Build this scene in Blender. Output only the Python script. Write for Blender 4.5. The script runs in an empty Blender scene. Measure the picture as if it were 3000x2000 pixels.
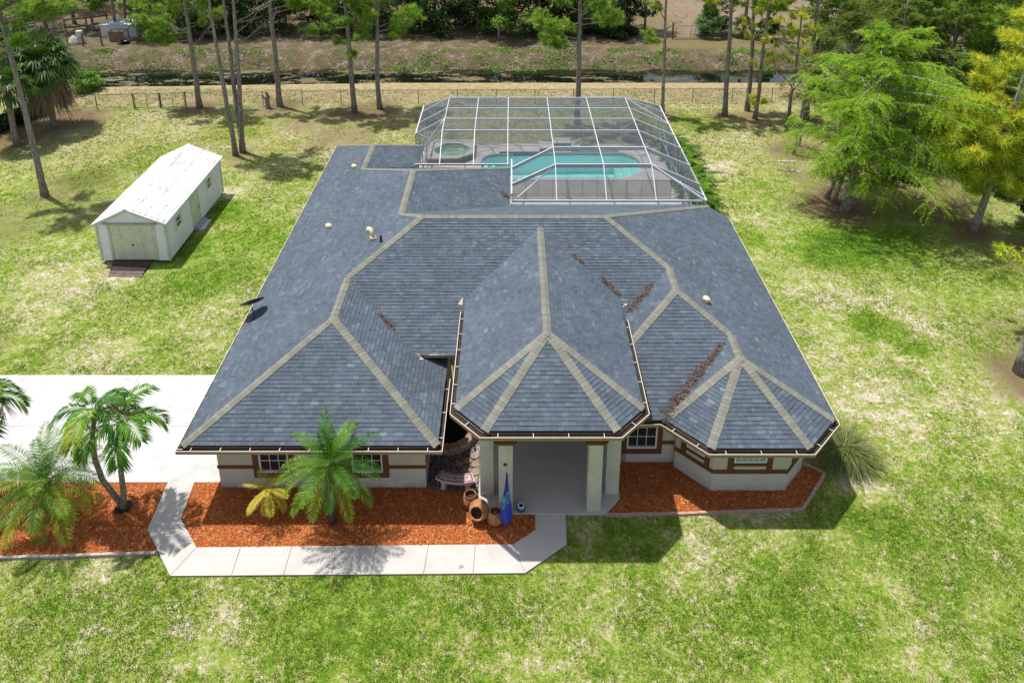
import bpy, bmesh, math, random
import numpy as np
from mathutils import Vector, Matrix
random.seed(7); rng = np.random.default_rng(7)
SC = bpy.context.scene; COL = SC.collection
PI = math.pi; R = math.radians

# ------------------------------------------------------------------ camera, sky, sun, exposure
cam_d = bpy.data.cameras.new('camera'); cam = bpy.data.objects.new('camera', cam_d); COL.objects.link(cam)
cam.location = (10.52, -19.239, 21.296); cam.rotation_euler = (PI / 2 - 0.332, 0, 0)
cam_d.sensor_width = 36; cam_d.lens = 27.376; cam_d.shift_y = -0.2523   # a drone picture with its verticals straightened
cam_d.clip_start = 0.5; cam_d.clip_end = 3000
SC.camera = cam
SUN = Vector((-0.72, 0.49, 2.5)).normalized()
world = bpy.data.worlds.new('World'); SC.world = world; world.use_nodes = True
wt = world.node_tree; wt.nodes.clear()
sky = wt.nodes.new('ShaderNodeTexSky'); sky.sky_type = 'NISHITA'; sky.sun_disc = False
sky.sun_elevation = math.asin(SUN.z); sky.sun_rotation = math.atan2(SUN.x, SUN.y)
sky.air_density = 1.0; sky.dust_density = 1.2; sky.ozone_density = 1.0
bg = wt.nodes.new('ShaderNodeBackground'); bg.inputs[1].default_value = 0.12
wo = wt.nodes.new('ShaderNodeOutputWorld')
hs = wt.nodes.new('ShaderNodeHueSaturation'); hs.inputs['Saturation'].default_value = .5   # sky colour desaturated so the shadows turn less blue
wt.links.new(sky.outputs[0], hs.inputs['Color']); wt.links.new(hs.outputs[0], bg.inputs[0]); wt.links.new(bg.outputs[0], wo.inputs[0])
sun_d = bpy.data.lights.new('sun', 'SUN'); sun_d.energy = 4.1; sun_d.angle = R(1.0); sun_d.color = (1.0, 0.96, 0.90)
sun = bpy.data.objects.new('sun', sun_d); COL.objects.link(sun); sun.rotation_euler = SUN.to_track_quat('Z', 'Y').to_euler()
sun.location = (0, 0, 60)
vs = SC.view_settings; vs.view_transform = 'Standard'; vs.look = 'None'; vs.gamma = 1.0; vs.use_curve_mapping = False
vs.exposure = 0.5

# ------------------------------------------------------------------ helpers
def tag(o, label=None, cat=None, group=None, kind=None):
    if label: o['label'] = label
    if cat: o['category'] = cat
    if group: o['group'] = group
    if kind: o['kind'] = kind
    return o
def empty(name, loc, label=None, cat=None, group=None):
    o = bpy.data.objects.new(name, None); COL.objects.link(o); o.location = loc; o.empty_display_size = 0.2
    return tag(o, label, cat, group)
def setparent(o, p):
    if p is not None:
        o.parent = p
        if p.parent is None: o.matrix_parent_inverse = Matrix.Translation(-Vector(p.location))
def link(name, me, mat, parent=None, smooth=False):
    o = bpy.data.objects.new(name, me); COL.objects.link(o)
    if mat is not None and not me.materials: me.materials.append(mat)
    if smooth: me.polygons.foreach_set('use_smooth', [True] * len(me.polygons))
    setparent(o, parent)
    return o
class MB:
    """collects polygons in world coordinates; build() makes one mesh object"""
    def __init__(s): s.v = []; s.f = []; s.r = []
    def poly(s, pts, rnd=0.5):
        i = len(s.v); s.v += [tuple(p) for p in pts]; s.f.append(tuple(range(i, i + len(pts)))); s.r.append(rnd)
    def add(s, vs, fs, rnd=0.5):
        i = len(s.v); s.v += [tuple(p) for p in vs]; s.f += [tuple(a + i for a in f) for f in fs]; s.r += [rnd] * len(fs)
    def box(s, a, b, rnd=0.5):
        x0, y0, z0 = a; x1, y1, z1 = b
        s.add([(x0, y0, z0), (x1, y0, z0), (x1, y1, z0), (x0, y1, z0), (x0, y0, z1), (x1, y0, z1), (x1, y1, z1), (x0, y1, z1)],
              [(0, 3, 2, 1), (4, 5, 6, 7), (0, 1, 5, 4), (1, 2, 6, 5), (2, 3, 7, 6), (3, 0, 4, 7)], rnd)
    def bar(s, p, q, w, h, up=(0, 0, 1), rnd=0.5):
        p = Vector(p); q = Vector(q); d = (q - p).normalized(); up = Vector(up)
        sd = d.cross(up)
        if sd.length < 1e-4: sd = d.cross(Vector((0, 1, 0)))
        sd.normalize(); u = sd.cross(d).normalized(); a = sd * w / 2; b = u * h / 2
        vs = [p - a - b, p + a - b, p + a + b, p - a + b, q - a - b, q + a - b, q + a + b, q - a + b]
        s.add(vs, [(0, 3, 2, 1), (4, 5, 6, 7), (0, 1, 5, 4), (1, 2, 6, 5), (2, 3, 7, 6), (3, 0, 4, 7)], rnd)
    def prism(s, poly, z0, z1, rnd=0.5):
        n = len(poly)
        ar = sum(poly[i][0] * poly[(i + 1) % n][1] - poly[(i + 1) % n][0] * poly[i][1] for i in range(n))
        if ar < 0: poly = poly[::-1]
        vs = [(p[0], p[1], z0) for p in poly] + [(p[0], p[1], z1) for p in poly]
        s.add(vs, [tuple(range(n - 1, -1, -1)), tuple(range(n, 2 * n))] + [(i, (i + 1) % n, n + (i + 1) % n, n + i) for i in range(n)], rnd)
    def slab(s, pts, n, t, rnd=0.5):
        """planar polygon pts thickened by t along -n"""
        n = Vector(n); k = len(pts); pts = [Vector(p) for p in pts]
        vs = pts + [p - n * t for p in pts]
        s.add(vs, [tuple(range(k)), tuple(range(2 * k - 1, k - 1, -1))] + [(i, k + i, k + (i + 1) % k, (i + 1) % k) for i in range(k)], rnd)
    def tube(s, pts, rad, n=7, cap=True, rnd=0.5):
        pts = [Vector(p) for p in pts]; i0 = len(s.v)
        if not hasattr(rad, '__len__'): rad = [rad] * len(pts)
        a = None
        for k, p in enumerate(pts):
            d = (pts[min(k + 1, len(pts) - 1)] - pts[max(k - 1, 0)])
            d = d.normalized() if d.length > 1e-9 else Vector((0, 0, 1))
            if a is None:
                a = d.orthogonal().normalized()
            a = (a - d * a.dot(d)); a = a.normalized() if a.length > 1e-6 else d.orthogonal().normalized()
            b = d.cross(a)
            for j in range(n):
                t = 2 * PI * j / n
                s.v.append(tuple(p + (a * math.cos(t) + b * math.sin(t)) * rad[k]))
        for k in range(len(pts) - 1):
            for j in range(n):
                s.f.append((i0 + k * n + j, i0 + k * n + (j + 1) % n, i0 + (k + 1) * n + (j + 1) % n, i0 + (k + 1) * n + j)); s.r.append(rnd)
        if cap:
            m = i0 + (len(pts) - 1) * n
            s.f.append(tuple(range(i0 + n - 1, i0 - 1, -1))); s.f.append(tuple(range(m, m + n))); s.r += [rnd, rnd]
    def lathe(s, prof, c, n=24, axis=None, rnd=0.5):
        """prof: list of (radius, height); axis: a matrix for a tilted axis"""
        i0 = len(s.v); M = axis if axis is not None else Matrix.Identity(3)
        for (r_, h) in prof:
            for j in range(n):
                t = 2 * PI * j / n; q = M @ Vector((r_ * math.cos(t), r_ * math.sin(t), h)); s.v.append((c[0] + q.x, c[1] + q.y, c[2] + q.z))
        for k in range(len(prof) - 1):
            for j in range(n):
                s.f.append((i0 + k * n + j, i0 + k * n + (j + 1) % n, i0 + (k + 1) * n + (j + 1) % n, i0 + (k + 1) * n + j)); s.r.append(rnd)
    def build(s, name, mat, parent=None, smooth=False):
        me = bpy.data.meshes.new(name); me.from_pydata(s.v, [], s.f)
        at = me.attributes.new('rnd', 'FLOAT', 'FACE'); at.data.foreach_set('value', np.array(s.r, dtype=np.float32))
        me.update()
        return link(name, me, mat, parent, smooth)
def np_mesh(name, V, F, rnd=None):
    """fast mesh from arrays: V (n,3), F (m,k)"""
    V = np.asarray(V, np.float32); F = np.asarray(F, np.int32); m, k = F.shape
    me = bpy.data.meshes.new(name); me.vertices.add(len(V)); me.vertices.foreach_set('co', V.ravel())
    me.loops.add(m * k); me.loops.foreach_set('vertex_index', F.ravel())
    me.polygons.add(m); me.polygons.foreach_set('loop_start', np.arange(0, m * k, k, dtype=np.int32))
    if rnd is not None:
        at = me.attributes.new('rnd', 'FLOAT', 'FACE'); at.data.foreach_set('value', np.asarray(rnd, np.float32))
    me.update(calc_edges=True); return me

# ------------------------------------------------------------------ materials
class NT:
    def __init__(s, name):
        s.m = bpy.data.materials.new(name); s.m.use_nodes = True; s.t = s.m.node_tree; s.t.nodes.clear()
        s.out = s.n('ShaderNodeOutputMaterial'); s.pos = None
    def n(s, typ, **kw):
        x = s.t.nodes.new(typ)
        for k, v in kw.items(): setattr(x, k, v)
        return x
    def l(s, a, b): s.t.links.new(a, b)
    def position(s):
        if s.pos is None: s.pos = s.n('ShaderNodeNewGeometry').outputs['Position']
        return s.pos
    def noise(s, scale, detail=3, rough=.55, co=None, dist=0, sx=None):
        x = s.n('ShaderNodeTexNoise'); x.inputs['Scale'].default_value = scale; x.inputs['Detail'].default_value = detail
        x.inputs['Roughness'].default_value = rough; x.inputs['Distortion'].default_value = dist
        co = co or s.position()
        if sx:
            mp = s.n('ShaderNodeMapping'); mp.inputs['Scale'].default_value = sx; s.l(co, mp.inputs[0]); co = mp.outputs[0]
        s.l(co, x.inputs['Vector']); return x.outputs['Fac']
    def math(s, op, a, b=None, c=None, clamp=False):
        x = s.n('ShaderNodeMath', operation=op); x.use_clamp = clamp
        for i, q in enumerate((a, b, c)):
            if q is None: continue
            if isinstance(q, (int, float)): x.inputs[i].default_value = q
            else: s.l(q, x.inputs[i])
        return x.outputs[0]
    def ramp(s, fac, stops, interp='LINEAR'):
        x = s.n('ShaderNodeValToRGB'); cr = x.color_ramp; cr.interpolation = interp
        while len(cr.elements) < len(stops): cr.elements.new(0.5)
        for e, (p, c) in zip(cr.elements, stops):
            e.position = p; e.color = (c[0], c[1], c[2], 1) if hasattr(c, '__len__') else (c, c, c, 1)
        s.l(fac, x.inputs[0]); return x.outputs[0]
    def mix(s, fac, a, b, typ='MIX'):
        x = s.n('ShaderNodeMix', data_type='RGBA', blend_type=typ)
        for sock, q in ((x.inputs[0], fac), (x.inputs[6], a), (x.inputs[7], b)):
            if isinstance(q, (int, float)): sock.default_value = q
            elif hasattr(q, '__len__'): sock.default_value = (q[0], q[1], q[2], 1)
            else: s.l(q, sock)
        return x.outputs[2]
    def attr(s, name): return s.n('ShaderNodeAttribute', attribute_name=name).outputs['Fac']
    def objrand(s): return s.n('ShaderNodeObjectInfo').outputs['Random']
    def bump(s, h, strength=.3, dist=.02):
        b = s.n('ShaderNodeBump'); b.inputs['Strength'].default_value = strength; b.inputs['Distance'].default_value = dist
        s.l(h, b.inputs['Height']); return b.outputs[0]
    def principled(s, col, rough=.8, spec=.3, normal=None, metal=0, trans=None):
        p = s.n('ShaderNodeBsdfPrincipled')
        if hasattr(col, '__len__'): p.inputs['Base Color'].default_value = (col[0], col[1], col[2], 1)
        else: s.l(col, p.inputs['Base Color'])
        if isinstance(rough, (int, float)): p.inputs['Roughness'].default_value = rough
        else: s.l(rough, p.inputs['Roughness'])
        p.inputs['Specular IOR Level'].default_value = spec; p.inputs['Metallic'].default_value = metal
        if normal is not None: s.l(normal, p.inputs['Normal'])
        if trans:
            t = s.n('ShaderNodeBsdfTranslucent')
            if hasattr(col, '__len__'): t.inputs[0].default_value = (col[0], col[1], col[2], 1)
            else: s.l(col, t.inputs[0])
            x = s.n('ShaderNodeMixShader'); x.inputs[0].default_value = trans
            s.l(p.outputs[0], x.inputs[1]); s.l(t.outputs[0], x.inputs[2]); s.l(x.outputs[0], s.out.inputs[0])
        else: s.l(p.outputs[0], s.out.inputs[0])
        return p
def simple(name, col, rough=.8, var=.12, scale=3.0, spec=.3, bump=None, metal=0, ramp=None, src='rnd', trans=None, fine=None):
    """procedural colour with patchy variation; ramp: colours picked by the face or object random value"""
    t = NT(name)
    base = t.ramp(t.attr('rnd') if src == 'rnd' else t.objrand(), ramp) if ramp else col
    n = t.noise(scale, 5, .6)
    k = t.ramp(n, [(.3, 1 - var), (.7, 1 + var)])
    c = t.mix(1.0, base, k, 'MULTIPLY')
    if fine:
        k2 = t.ramp(t.noise(fine[0], 2, .7), [(.3, 1 - fine[1]), (.7, 1 + fine[1])]); c = t.mix(1.0, c, k2, 'MULTIPLY')
    nm = t.bump(t.noise(bump[0], 4, .6), bump[1], bump[2]) if bump else None
    t.principled(c, rough, spec, nm, metal, trans); return t.m
# ------------------------------------------------------------------ ground
def smooth(a, b, x): t = np.clip((x - a) / (b - a), 0, 1); return t * t * (3 - 2 * t)
def near_edge(x): return 42.5 - np.maximum(0, -x) * 0.045
def vnoise(x, y, s, seed=0):
    """cheap smooth value noise"""
    x = x * s + seed * 17.3; y = y * s - seed * 9.1; xi = np.floor(x); yi = np.floor(y); fx = x - xi; fy = y - yi
    fx = fx * fx * (3 - 2 * fx); fy = fy * fy * (3 - 2 * fy)
    h = lambda a, b: np.modf(np.abs(np.sin(a * 127.1 + b * 311.7 + seed * 7.7) * 43758.5453))[0]
    return (h(xi, yi) * (1 - fx) + h(xi + 1, yi) * fx) * (1 - fy) + (h(xi, yi + 1) * (1 - fx) + h(xi + 1, yi + 1) * fx) * fy
def ground_z(x, y):
    ne = near_edge(x); fe = 48.6
    z = -1.9 * smooth(0, 1.6, y - ne)
    far = smooth(fe - 1.0, fe + 3.6, y); z = z * (1 - far)
    z = z + np.where((y > 48.0) & (y < 53), .35 * (vnoise(x, y, .5, 3) - .5) + .2 * (vnoise(x, y, 1.3, 4) - .5), 0) * smooth(48, 49, y) * (1 - smooth(52, 53, y))
    return z
STRAW = [(-24, 31, 3.5, .9), (-22, 34.5, 3.2, 1), (-17, 22, 1.6, .6), (-13.5, 36.5, 2.2, .9), (-7.6, 28, 1.5, .7), (-7.3, 36.8, 2.4, .9), (-1.4, 35.5, 2.6, 1), (.4, 36.2, 2.4, .9),
         (-1.5, 31.2, 3.0, .55), (-4.5, 33.5, 2.5, .5), (3.4, 33.5, 2.2, .5), (21.8, 35.2, 1.4, .7), (26.4, 34.8, 1.6, .7), (28.4, 34.6, 2.2, .8), (29.6, 28.6, 2.6, .9), (29.2, 21, 3.0, 1), (32, 23.5, 3.4, 1), (34.5, 21.2, 3.2, .9), (35.5, 18.2, 2.2, .9),
         (32, 33, 3, .8), (28.5, 25, 1.6, .5), (31.3, 6.2, 2.4, .9), (33.5, 8, 3, .5), (37, 15.6, 2.4, .8), (-16, 23.5, 3, .45), (-13, 20, 2.5, .4), (-18, 18, 4, .45), (37, 27, 7, .8), (42, 33, 8, .9), (-12.5, 8.5, 2, .3)]
SAND = [(-11, 12.5, 3.5, .4), (-8.5, 13.4, 1.2, .7), (-6.3, 22.6, 1.2, .7), (23.5, 8, 3, .35), (24.3, 4.4, 2.6, .5), (22.3, 1.0, .9, .8), (21.7, 2.6, .8, .7), (25.6, 12, 2.5, .35), (23.6, 26, 1.6, .6), (28.5, 11, 3, .35), (29.5, 5, 3, .4), (16, -.9, 2.8, .3), (18.7, -.35, 1.6, .5),
        (20.5, -2.8, 2.4, .3), (12.9, -.6, .7, .6), (14.2, -1.3, .8, .4), (2, -3.5, 1.4, .35), (-1.6, -2.1, .8, .6), (-7, 7.4, 2, .4), (24, 19, 1.6, .35), (-3, 10, 2.2, .3), (27, 8, 1.5, .4)]
LUSH = [(-6.2, 16, 1.6, .7), (-5.8, 20, 1.6, .6), (-3.2, 17, 2.5, .3), (-4.2, 13.5, 2, .35), (27.8, 16.5, 2.8, .8), (31, 16.8, 2.2, .6), (26.6, 9.8, 1.2, .7), (27.4, 8.4, .9, .7), (22.8, 17.5, 1.5, .35), (-13, 27.6, 2.6, .4), (-15.8, 24.6, 2.0, .5), (6.5, -3.4, 2.6, .3), (19, -2.6, 3, .3), (14.5, -.9, 1.6, .35), (22, -.4, 1.6, .4), (24, 33.5, 2.6, .45), (-9, 32, 3, .35)]
def blobs(L, x, y):
    o = np.zeros_like(x)
    wob = .35 * (vnoise(x, y, .9, 5) - .5) + .3 * (vnoise(x, y, 2.3, 6) - .5)
    for (a, b, r_, k) in L:
        d = np.hypot(x - a, y - b) / r_ + wob
        o = np.maximum(o, k * (1 - smooth(.35, 1.15, d)))
    return o
gx = np.arange(-62, 92.01, .5); gy = np.concatenate([np.arange(-12, 39, .5), np.arange(39, 55, .33), np.arange(55, 112, .8)])
GX, GY = np.meshgrid(gx, gy); nx, ny = len(gx), len(gy); X = GX.ravel(); Y = GY.ravel(); Z = ground_z(X, Y)
F = np.array([(j * nx + i, j * nx + i + 1, (j + 1) * nx + i + 1, (j + 1) * nx + i) for j in range(ny - 1) for i in range(nx - 1)], np.int32)
cx_ = X[F].mean(1); cy_ = Y[F].mean(1)
F = F[~((cx_ > 5.2) & (cx_ < 19.6) & (cy_ > 20.5) & (cy_ < 29.2))]
# the sheet goes on to the horizon as a skirt of large faces
e0, e1, f0, f1 = gx[0], gx[-1], gy[0], gy[-1]; B = 2500.0
V = np.stack([X, Y, Z], 1); k0 = len(V)
V = np.vstack([V, [(-B, -B, -.02), (B, -B, -.02), (B, B, -.02), (-B, B, -.02), (e0 + .2, f0 + .2, -.02), (e1 - .2, f0 + .2, -.02), (e1 - .2, f1 - .2, -.02), (e0 + .2, f1 - .2, -.02)]])
F = np.vstack([F, [(k0 + i, k0 + (i + 1) % 4, k0 + 4 + (i + 1) % 4, k0 + 4 + i) for i in range(4)]])
gme = np_mesh('ground', V, F)
X2, Y2 = V[:, 0], V[:, 1]
far_litter_shade = np.maximum(smooth(53.0, 54.6, Y2) * np.where(X2 < 24, 1.0, .35), .85 * smooth(50.6, 51.6, Y2))  # brown litter, also strengthened to paint in tree shade along the far track
field = smooth(54.5, 58, Y2) * smooth(24, 30, X2)
bank = smooth(47, 48.5, Y2) * (1 - np.where(X2 < 24, smooth(60, 66, Y2), smooth(51.0, 53.5, Y2)))
canal_dry = smooth(37.2, 38.2, Y2) * (1 - smooth(44, 45, Y2))
for nm, arr in (('straw', np.maximum(np.maximum(blobs(STRAW, X2, Y2), far_litter_shade), .0)), ('sand', np.maximum(np.maximum(blobs(SAND, X2, Y2), field * .9), .9 * smooth(51.6, 52.2, Y2) * (1 - smooth(52.4, 53.0, Y2)) * (X2 < 5) * (vnoise(X2, Y2, .3, 12) > .35))),
                ('lush', blobs(LUSH, X2, Y2)), ('bank', bank), ('dry', np.maximum(canal_dry * .8, .32 * smooth(20, 31, Y2) * (Y2 < 43)))):
    at = gme.attributes.new(nm, 'FLOAT', 'POINT'); at.data.foreach_set('value', arr.astype(np.float32))
t = NT('lawn_ground')
n1 = t.noise(.28, 4, .6); n2 = t.noise(2.0, 6, .7, dist=.4); n3 = t.noise(8, 5, .75); n4 = t.noise(30, 3, .75)
cst = lambda x: t.ramp(x, [(.30, 0.0), (.70, 1.0)])
v = t.math('ADD', t.math('ADD', t.math('MULTIPLY', n1, .22), t.math('MULTIPLY', cst(n2), .27)), t.math('ADD', t.math('MULTIPLY', cst(n3), .34), t.math('MULTIPLY', cst(n4), .30)))
v = t.math('ADD', v, .475)   # ~1.045 mean
v = t.math('ADD', v, t.math('MULTIPLY', t.attr('lush'), .26))
v = t.math('SUBTRACT', v, t.math('MULTIPLY', t.attr('sand'), .19))
v = t.math('SUBTRACT', v, t.math('MULTIPLY', t.attr('dry'), .20))
v = t.math('MULTIPLY_ADD', v, 1 / .9, -.6 / .9)
lawn = t.ramp(v, [((p - .6) / .9, q) for p, q in ((.78, (.62, .56, .51)), (.88, (.44, .38, .28)), (.95, (.34, .31, .14)), (1.02, (.225, .285, .042)), (1.11, (.14, .235, .018)), (1.27, (.05, .12, .010)))])
straw_c = t.ramp(t.noise(22, 4, .8, sx=(1, .6, 1)), [(.3, (.07, .04, .026)), (.5, (.145, .09, .06)), (.72, (.25, .18, .13))])
sm = t.math('MULTIPLY', t.attr('straw'), t.ramp(t.math('ADD', t.math('MULTIPLY', n2, .6), t.math('MULTIPLY', n3, .4)), [(.36, 1.35), (.64, .5)]), clamp=True)
c = t.mix(t.math('MULTIPLY', t.attr('dry'), .9), lawn, t.ramp(t.math('ADD', t.math('MULTIPLY', n2, .5), t.math('MULTIPLY', n3, .5)), [(.36, (.34, .25, .13)), (.5, (.25, .18, .075)), (.62, (.19, .165, .045))]))
c = t.mix(sm, c, straw_c)
bk = t.math('ADD', t.math('MULTIPLY', t.noise(.8, 4, .7), .5), t.math('MULTIPLY', t.noise(4.5, 4, .7), .5))
bank_c = t.ramp(bk, [(.38, (.27, .22, .18)), (.46, (.15, .11, .08)), (.53, (.105, .085, .045)), (.6, (.06, .10, .018))])
c = t.mix(t.attr('bank'), c, bank_c)
t.principled(c, .95, .12, t.bump(t.math('ADD', t.math('MULTIPLY', n3, .6), n4), .7, .05))
ground = link('ground', gme, t.m); tag(ground, kind='structure')

# canal water
t = NT('canal_water')
sp = t.n('ShaderNodeSeparateXYZ'); t.l(t.position(), sp.inputs[0])
scum = t.ramp(t.math('ADD', t.math('MULTIPLY', t.noise(.55, 5, .65, sx=(.6, 1.4, 1)), .7), t.math('MULTIPLY', t.noise(3.2, 4, .7), .3)), [(.51, 0.0), (.56, 1.0)])
scum = t.math('MULTIPLY', scum, t.math('MULTIPLY_ADD', sp.outputs[0], -.055, 2.1, clamp=True))
wc = t.mix(scum, (.006, .008, .005), t.ramp(t.noise(7, 4, .7), [(.35, (.05, .045, .018)), (.65, (.17, .14, .06))]))
t.principled(wc, t.math('MULTIPLY_ADD', scum, .6, .03), .5, t.bump(t.noise(3, 2, .5), .06, .02))
m = MB(); m.poly([(-62, 40.5, -1.15), (92, 40.5, -1.15), (92, 52, -1.15), (-62, 52, -1.15)])
tag(m.build('canal_water', t.m), kind='structure')

# ------------------------------------------------------------------ driveway, walk, porch slab, beds
t = NT('white_concrete')
nn = t.noise(1.2, 6, .65); ns = t.noise(30, 3, .7)
cc = t.mix(1.0, t.ramp(nn, [(.3, (.38, .375, .37)), (.5, (.47, .465, .46)), (.7, (.53, .525, .52))]), t.ramp(ns, [(.3, .93), (.7, 1.05)]), 'MULTIPLY')
vor = t.n('ShaderNodeTexVoronoi', feature='DISTANCE_TO_EDGE'); vor.inputs['Scale'].default_value = .28
wob = t.n('ShaderNodeMixRGB'); wob.blend_type = 'ADD'; wob.inputs[0].default_value = .55
nz = t.n('ShaderNodeTexNoise'); nz.inputs['Scale'].default_value = 1.6; nz.inputs['Detail'].default_value = 6; t.l(t.position(), nz.inputs['Vector'])
t.l(t.position(), wob.inputs[1]); t.l(nz.outputs['Color'], wob.inputs[2]); t.l(wob.outputs[0], vor.inputs['Vector'])
crk = t.ramp(vor.outputs['Distance'], [(.0, .72), (.004, 1.0)])
t.principled(t.mix(1.0, cc, crk, 'MULTIPLY'), .85, .25, t.bump(ns, .15, .004)); DRIVE = t.m
WALK = simple('walk_concrete', (.46, .435, .41), .85, .10, 1.1, bump=(40, .12, .004), fine=(60, .05))
PORCH = simple('porch_paint', (.43, .40, .38), .7, .06, 1.0, fine=(80, .06))
drive = MB()
drive.prism([(-40, 1.30), (0.78, 1.30), (0.78, 6.42), (-40, 6.42)], -.1, .02)
dr = tag(drive.build('driveway', simple('driveway_joint', (.25, .24, .23))), kind='structure')
for (a, b) in ((-40, -30), (-30, -22), (-22, -15), (-15, -9.6), (-9.6, -4.4), (-4.4, .80)):
    for (c0, c1) in ((1.18, 3.72), (3.73, 6.48)):
        q = MB(); q.box((a + .005, c0, .021), (b - .005, c1, .042)); q.build('concrete_slab', DRIVE, dr)
wbase = MB(); WO = [(-1.07, 1.175), (-.95, -.66), (.42, -2.235), (10.91, -2.15), (12.21, -1.18), (12.25, -.1)]
WI = [(-.17, 1.175), (-.05, -.27), (.84, -1.29), (10.56, -1.18), (11.25, -.68), (11.26, -.1)]
walk = MB(); walk.prism([(p[0], p[1]) for p in WO] + [(p[0], p[1]) for p in WI[::-1]], -.08, .03)
wk = tag(walk.build('walkway', simple('walk_joint', (.20, .18, .16))), kind='structure')
jt = [.84, 2.19, 3.76, 5.11, 6.35, 7.95, 9.39, 10.56]; jb = [.42, 2.23, 3.76, 5.2, 6.36, 7.9, 9.37, 10.91]
yt = lambda x: -1.29 + (x - .84) * .0113; yb = lambda x: -2.24 + (x - .42) * .0086
quads = [[WO[0], WO[1], WI[1], WI[0]], [WO[1], WO[2], WI[2], WI[1]]] + \
        [[(jb[i], yb(jb[i])), (jb[i + 1], yb(jb[i + 1])), (jt[i + 1], yt(jt[i + 1])), (jt[i], yt(jt[i]))] for i in range(7)] + \
        [[WO[3], WO[4], WI[4], WI[3]], [WO[4], WO[5], WI[5], WI[4]]]
for qd in quads:
    cxm = sum(p[0] for p in qd) / 4; cym = sum(p[1] for p in qd) / 4
    qd = [(cxm + (p[0] - cxm) * (1 - .011), cym + (p[1] - cym) * (1 - .005)) for p in qd]
    q = MB(); q.prism(qd, .031, .055); q.build('concrete_slab', WALK, wk)
slab = MB(); slab.prism([(9.42, 4.75), (9.42, .41), (9.94, -.1), (13.56, -.1), (14.06, .5), (14.06, 4.75)], -.05, .10)
tag(slab.build('porch_floor', PORCH), kind='structure')

t = NT('mulch')
a = t.noise(34, 4, .8, sx=(1, 1.7, 1)); b = t.noise(9, 3, .7); c0 = t.noise(90, 2, .8)
mm = t.math('ADD', t.math('MULTIPLY', a, .6), t.math('MULTIPLY', c0, .4))
col = t.ramp(mm, [(.32, (.16, .035, .009)), (.45, (.37, .095, .023)), (.55, (.50, .155, .043)), (.68, (.64, .30, .12))])
col = t.mix(1.0, col, t.ramp(b, [(.3, .8), (.7, 1.15)]), 'MULTIPLY')
t.principled(col, .95, .1, t.bump(mm, 1.0, .04)); MULCH = t.m
CHIP = simple('mulch_chip', None, .9, .15, 8, ramp=[(0, (.19, .04, .010)), (.45, (.41, .105, .026)), (.8, (.55, .19, .056)), (1, (.68, .38, .18))])
beds = {
 'left': [(-9.5, 1.17), (-1.08, 1.16), (-.96, -.66), (-.30, -1.42), (-2.6, -1.52), (-9.5, -1.66)],
 'mid': [(-.16, 1.17), (.80, 1.2), (.80, .98), (7.66, .98), (7.72, .95), (8.3, .84), (8.9, .80), (9.42, .72), (9.42, .42), (9.94, -.1), (11.25, -.1), (11.24, -.69), (10.55, -1.19), (.85, -1.30), (-.04, -.28)],
 'right': [(13.57, -.08), (14.06, .5), (14.06, 2.05), (16.1, 2.05), (16.1, 1.85), (17.14, .86), (19.59, .88), (20.5, 1.82), (20.75, 1.90), (21.12, 1.52), (19.9, .16)],
}
def inside(p, poly):
    x, y = p; c = False; n = len(poly)
    for i in range(n):
        x1, y1 = poly[i]; x2, y2 = poly[(i + 1) % n]
        if (y1 > y) != (y2 > y) and x < (x2 - x1) * (y - y1) / (y2 - y1) + x1: c = not c
    return c
for k, poly in beds.items():
    m = MB(); m.prism(poly, -.05, .028); tag(m.build('mulch_bed', MULCH), kind='structure')
    xs = [p[0] for p in poly]; ys = [p[1] for p in poly]; n = int((max(xs) - max(min(xs), -7)) * (max(ys) - min(ys)) * 620)
    px = rng.uniform(max(min(xs), -7), max(xs), n); py = rng.uniform(min(ys), max(ys), n)
    keep = np.array([inside((p, q), poly) for p, q in zip(px, py)]); px = px[keep]; py = py[keep]; n = len(px)
    L = rng.uniform(.02, .055, n); W = rng.uniform(.004, .010, n); A = rng.uniform(0, PI, n); zt = .031 + rng.uniform(0, .03, n); tl = rng.uniform(-.5, .5, n)
    dx = np.cos(A) * L; dy = np.sin(A) * L; ex = -np.sin(A) * W; ey = np.cos(A) * W; dz = tl * L
    P = lambda s, u: np.stack([px + s * dx + u * ex, py + s * dy + u * ey, np.maximum(zt + s * dz, .029)], 1)
    VV = np.stack([P(-1, -1), P(1, -1), P(1, 1), P(-1, 1)], 1).reshape(-1, 3)
    me = np_mesh('mulch_chips', VV, np.arange(4 * n).reshape(-1, 4), rng.uniform(0, 1, n))
    tag(link('mulch_chips', me, CHIP), {'left': 'loose orange mulch chips under the palms beside the driveway', 'mid': 'loose orange mulch chips between the garage wing and the walk', 'right': 'loose orange mulch chips around the bay window'}[k], 'mulch', kind='stuff')
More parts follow.
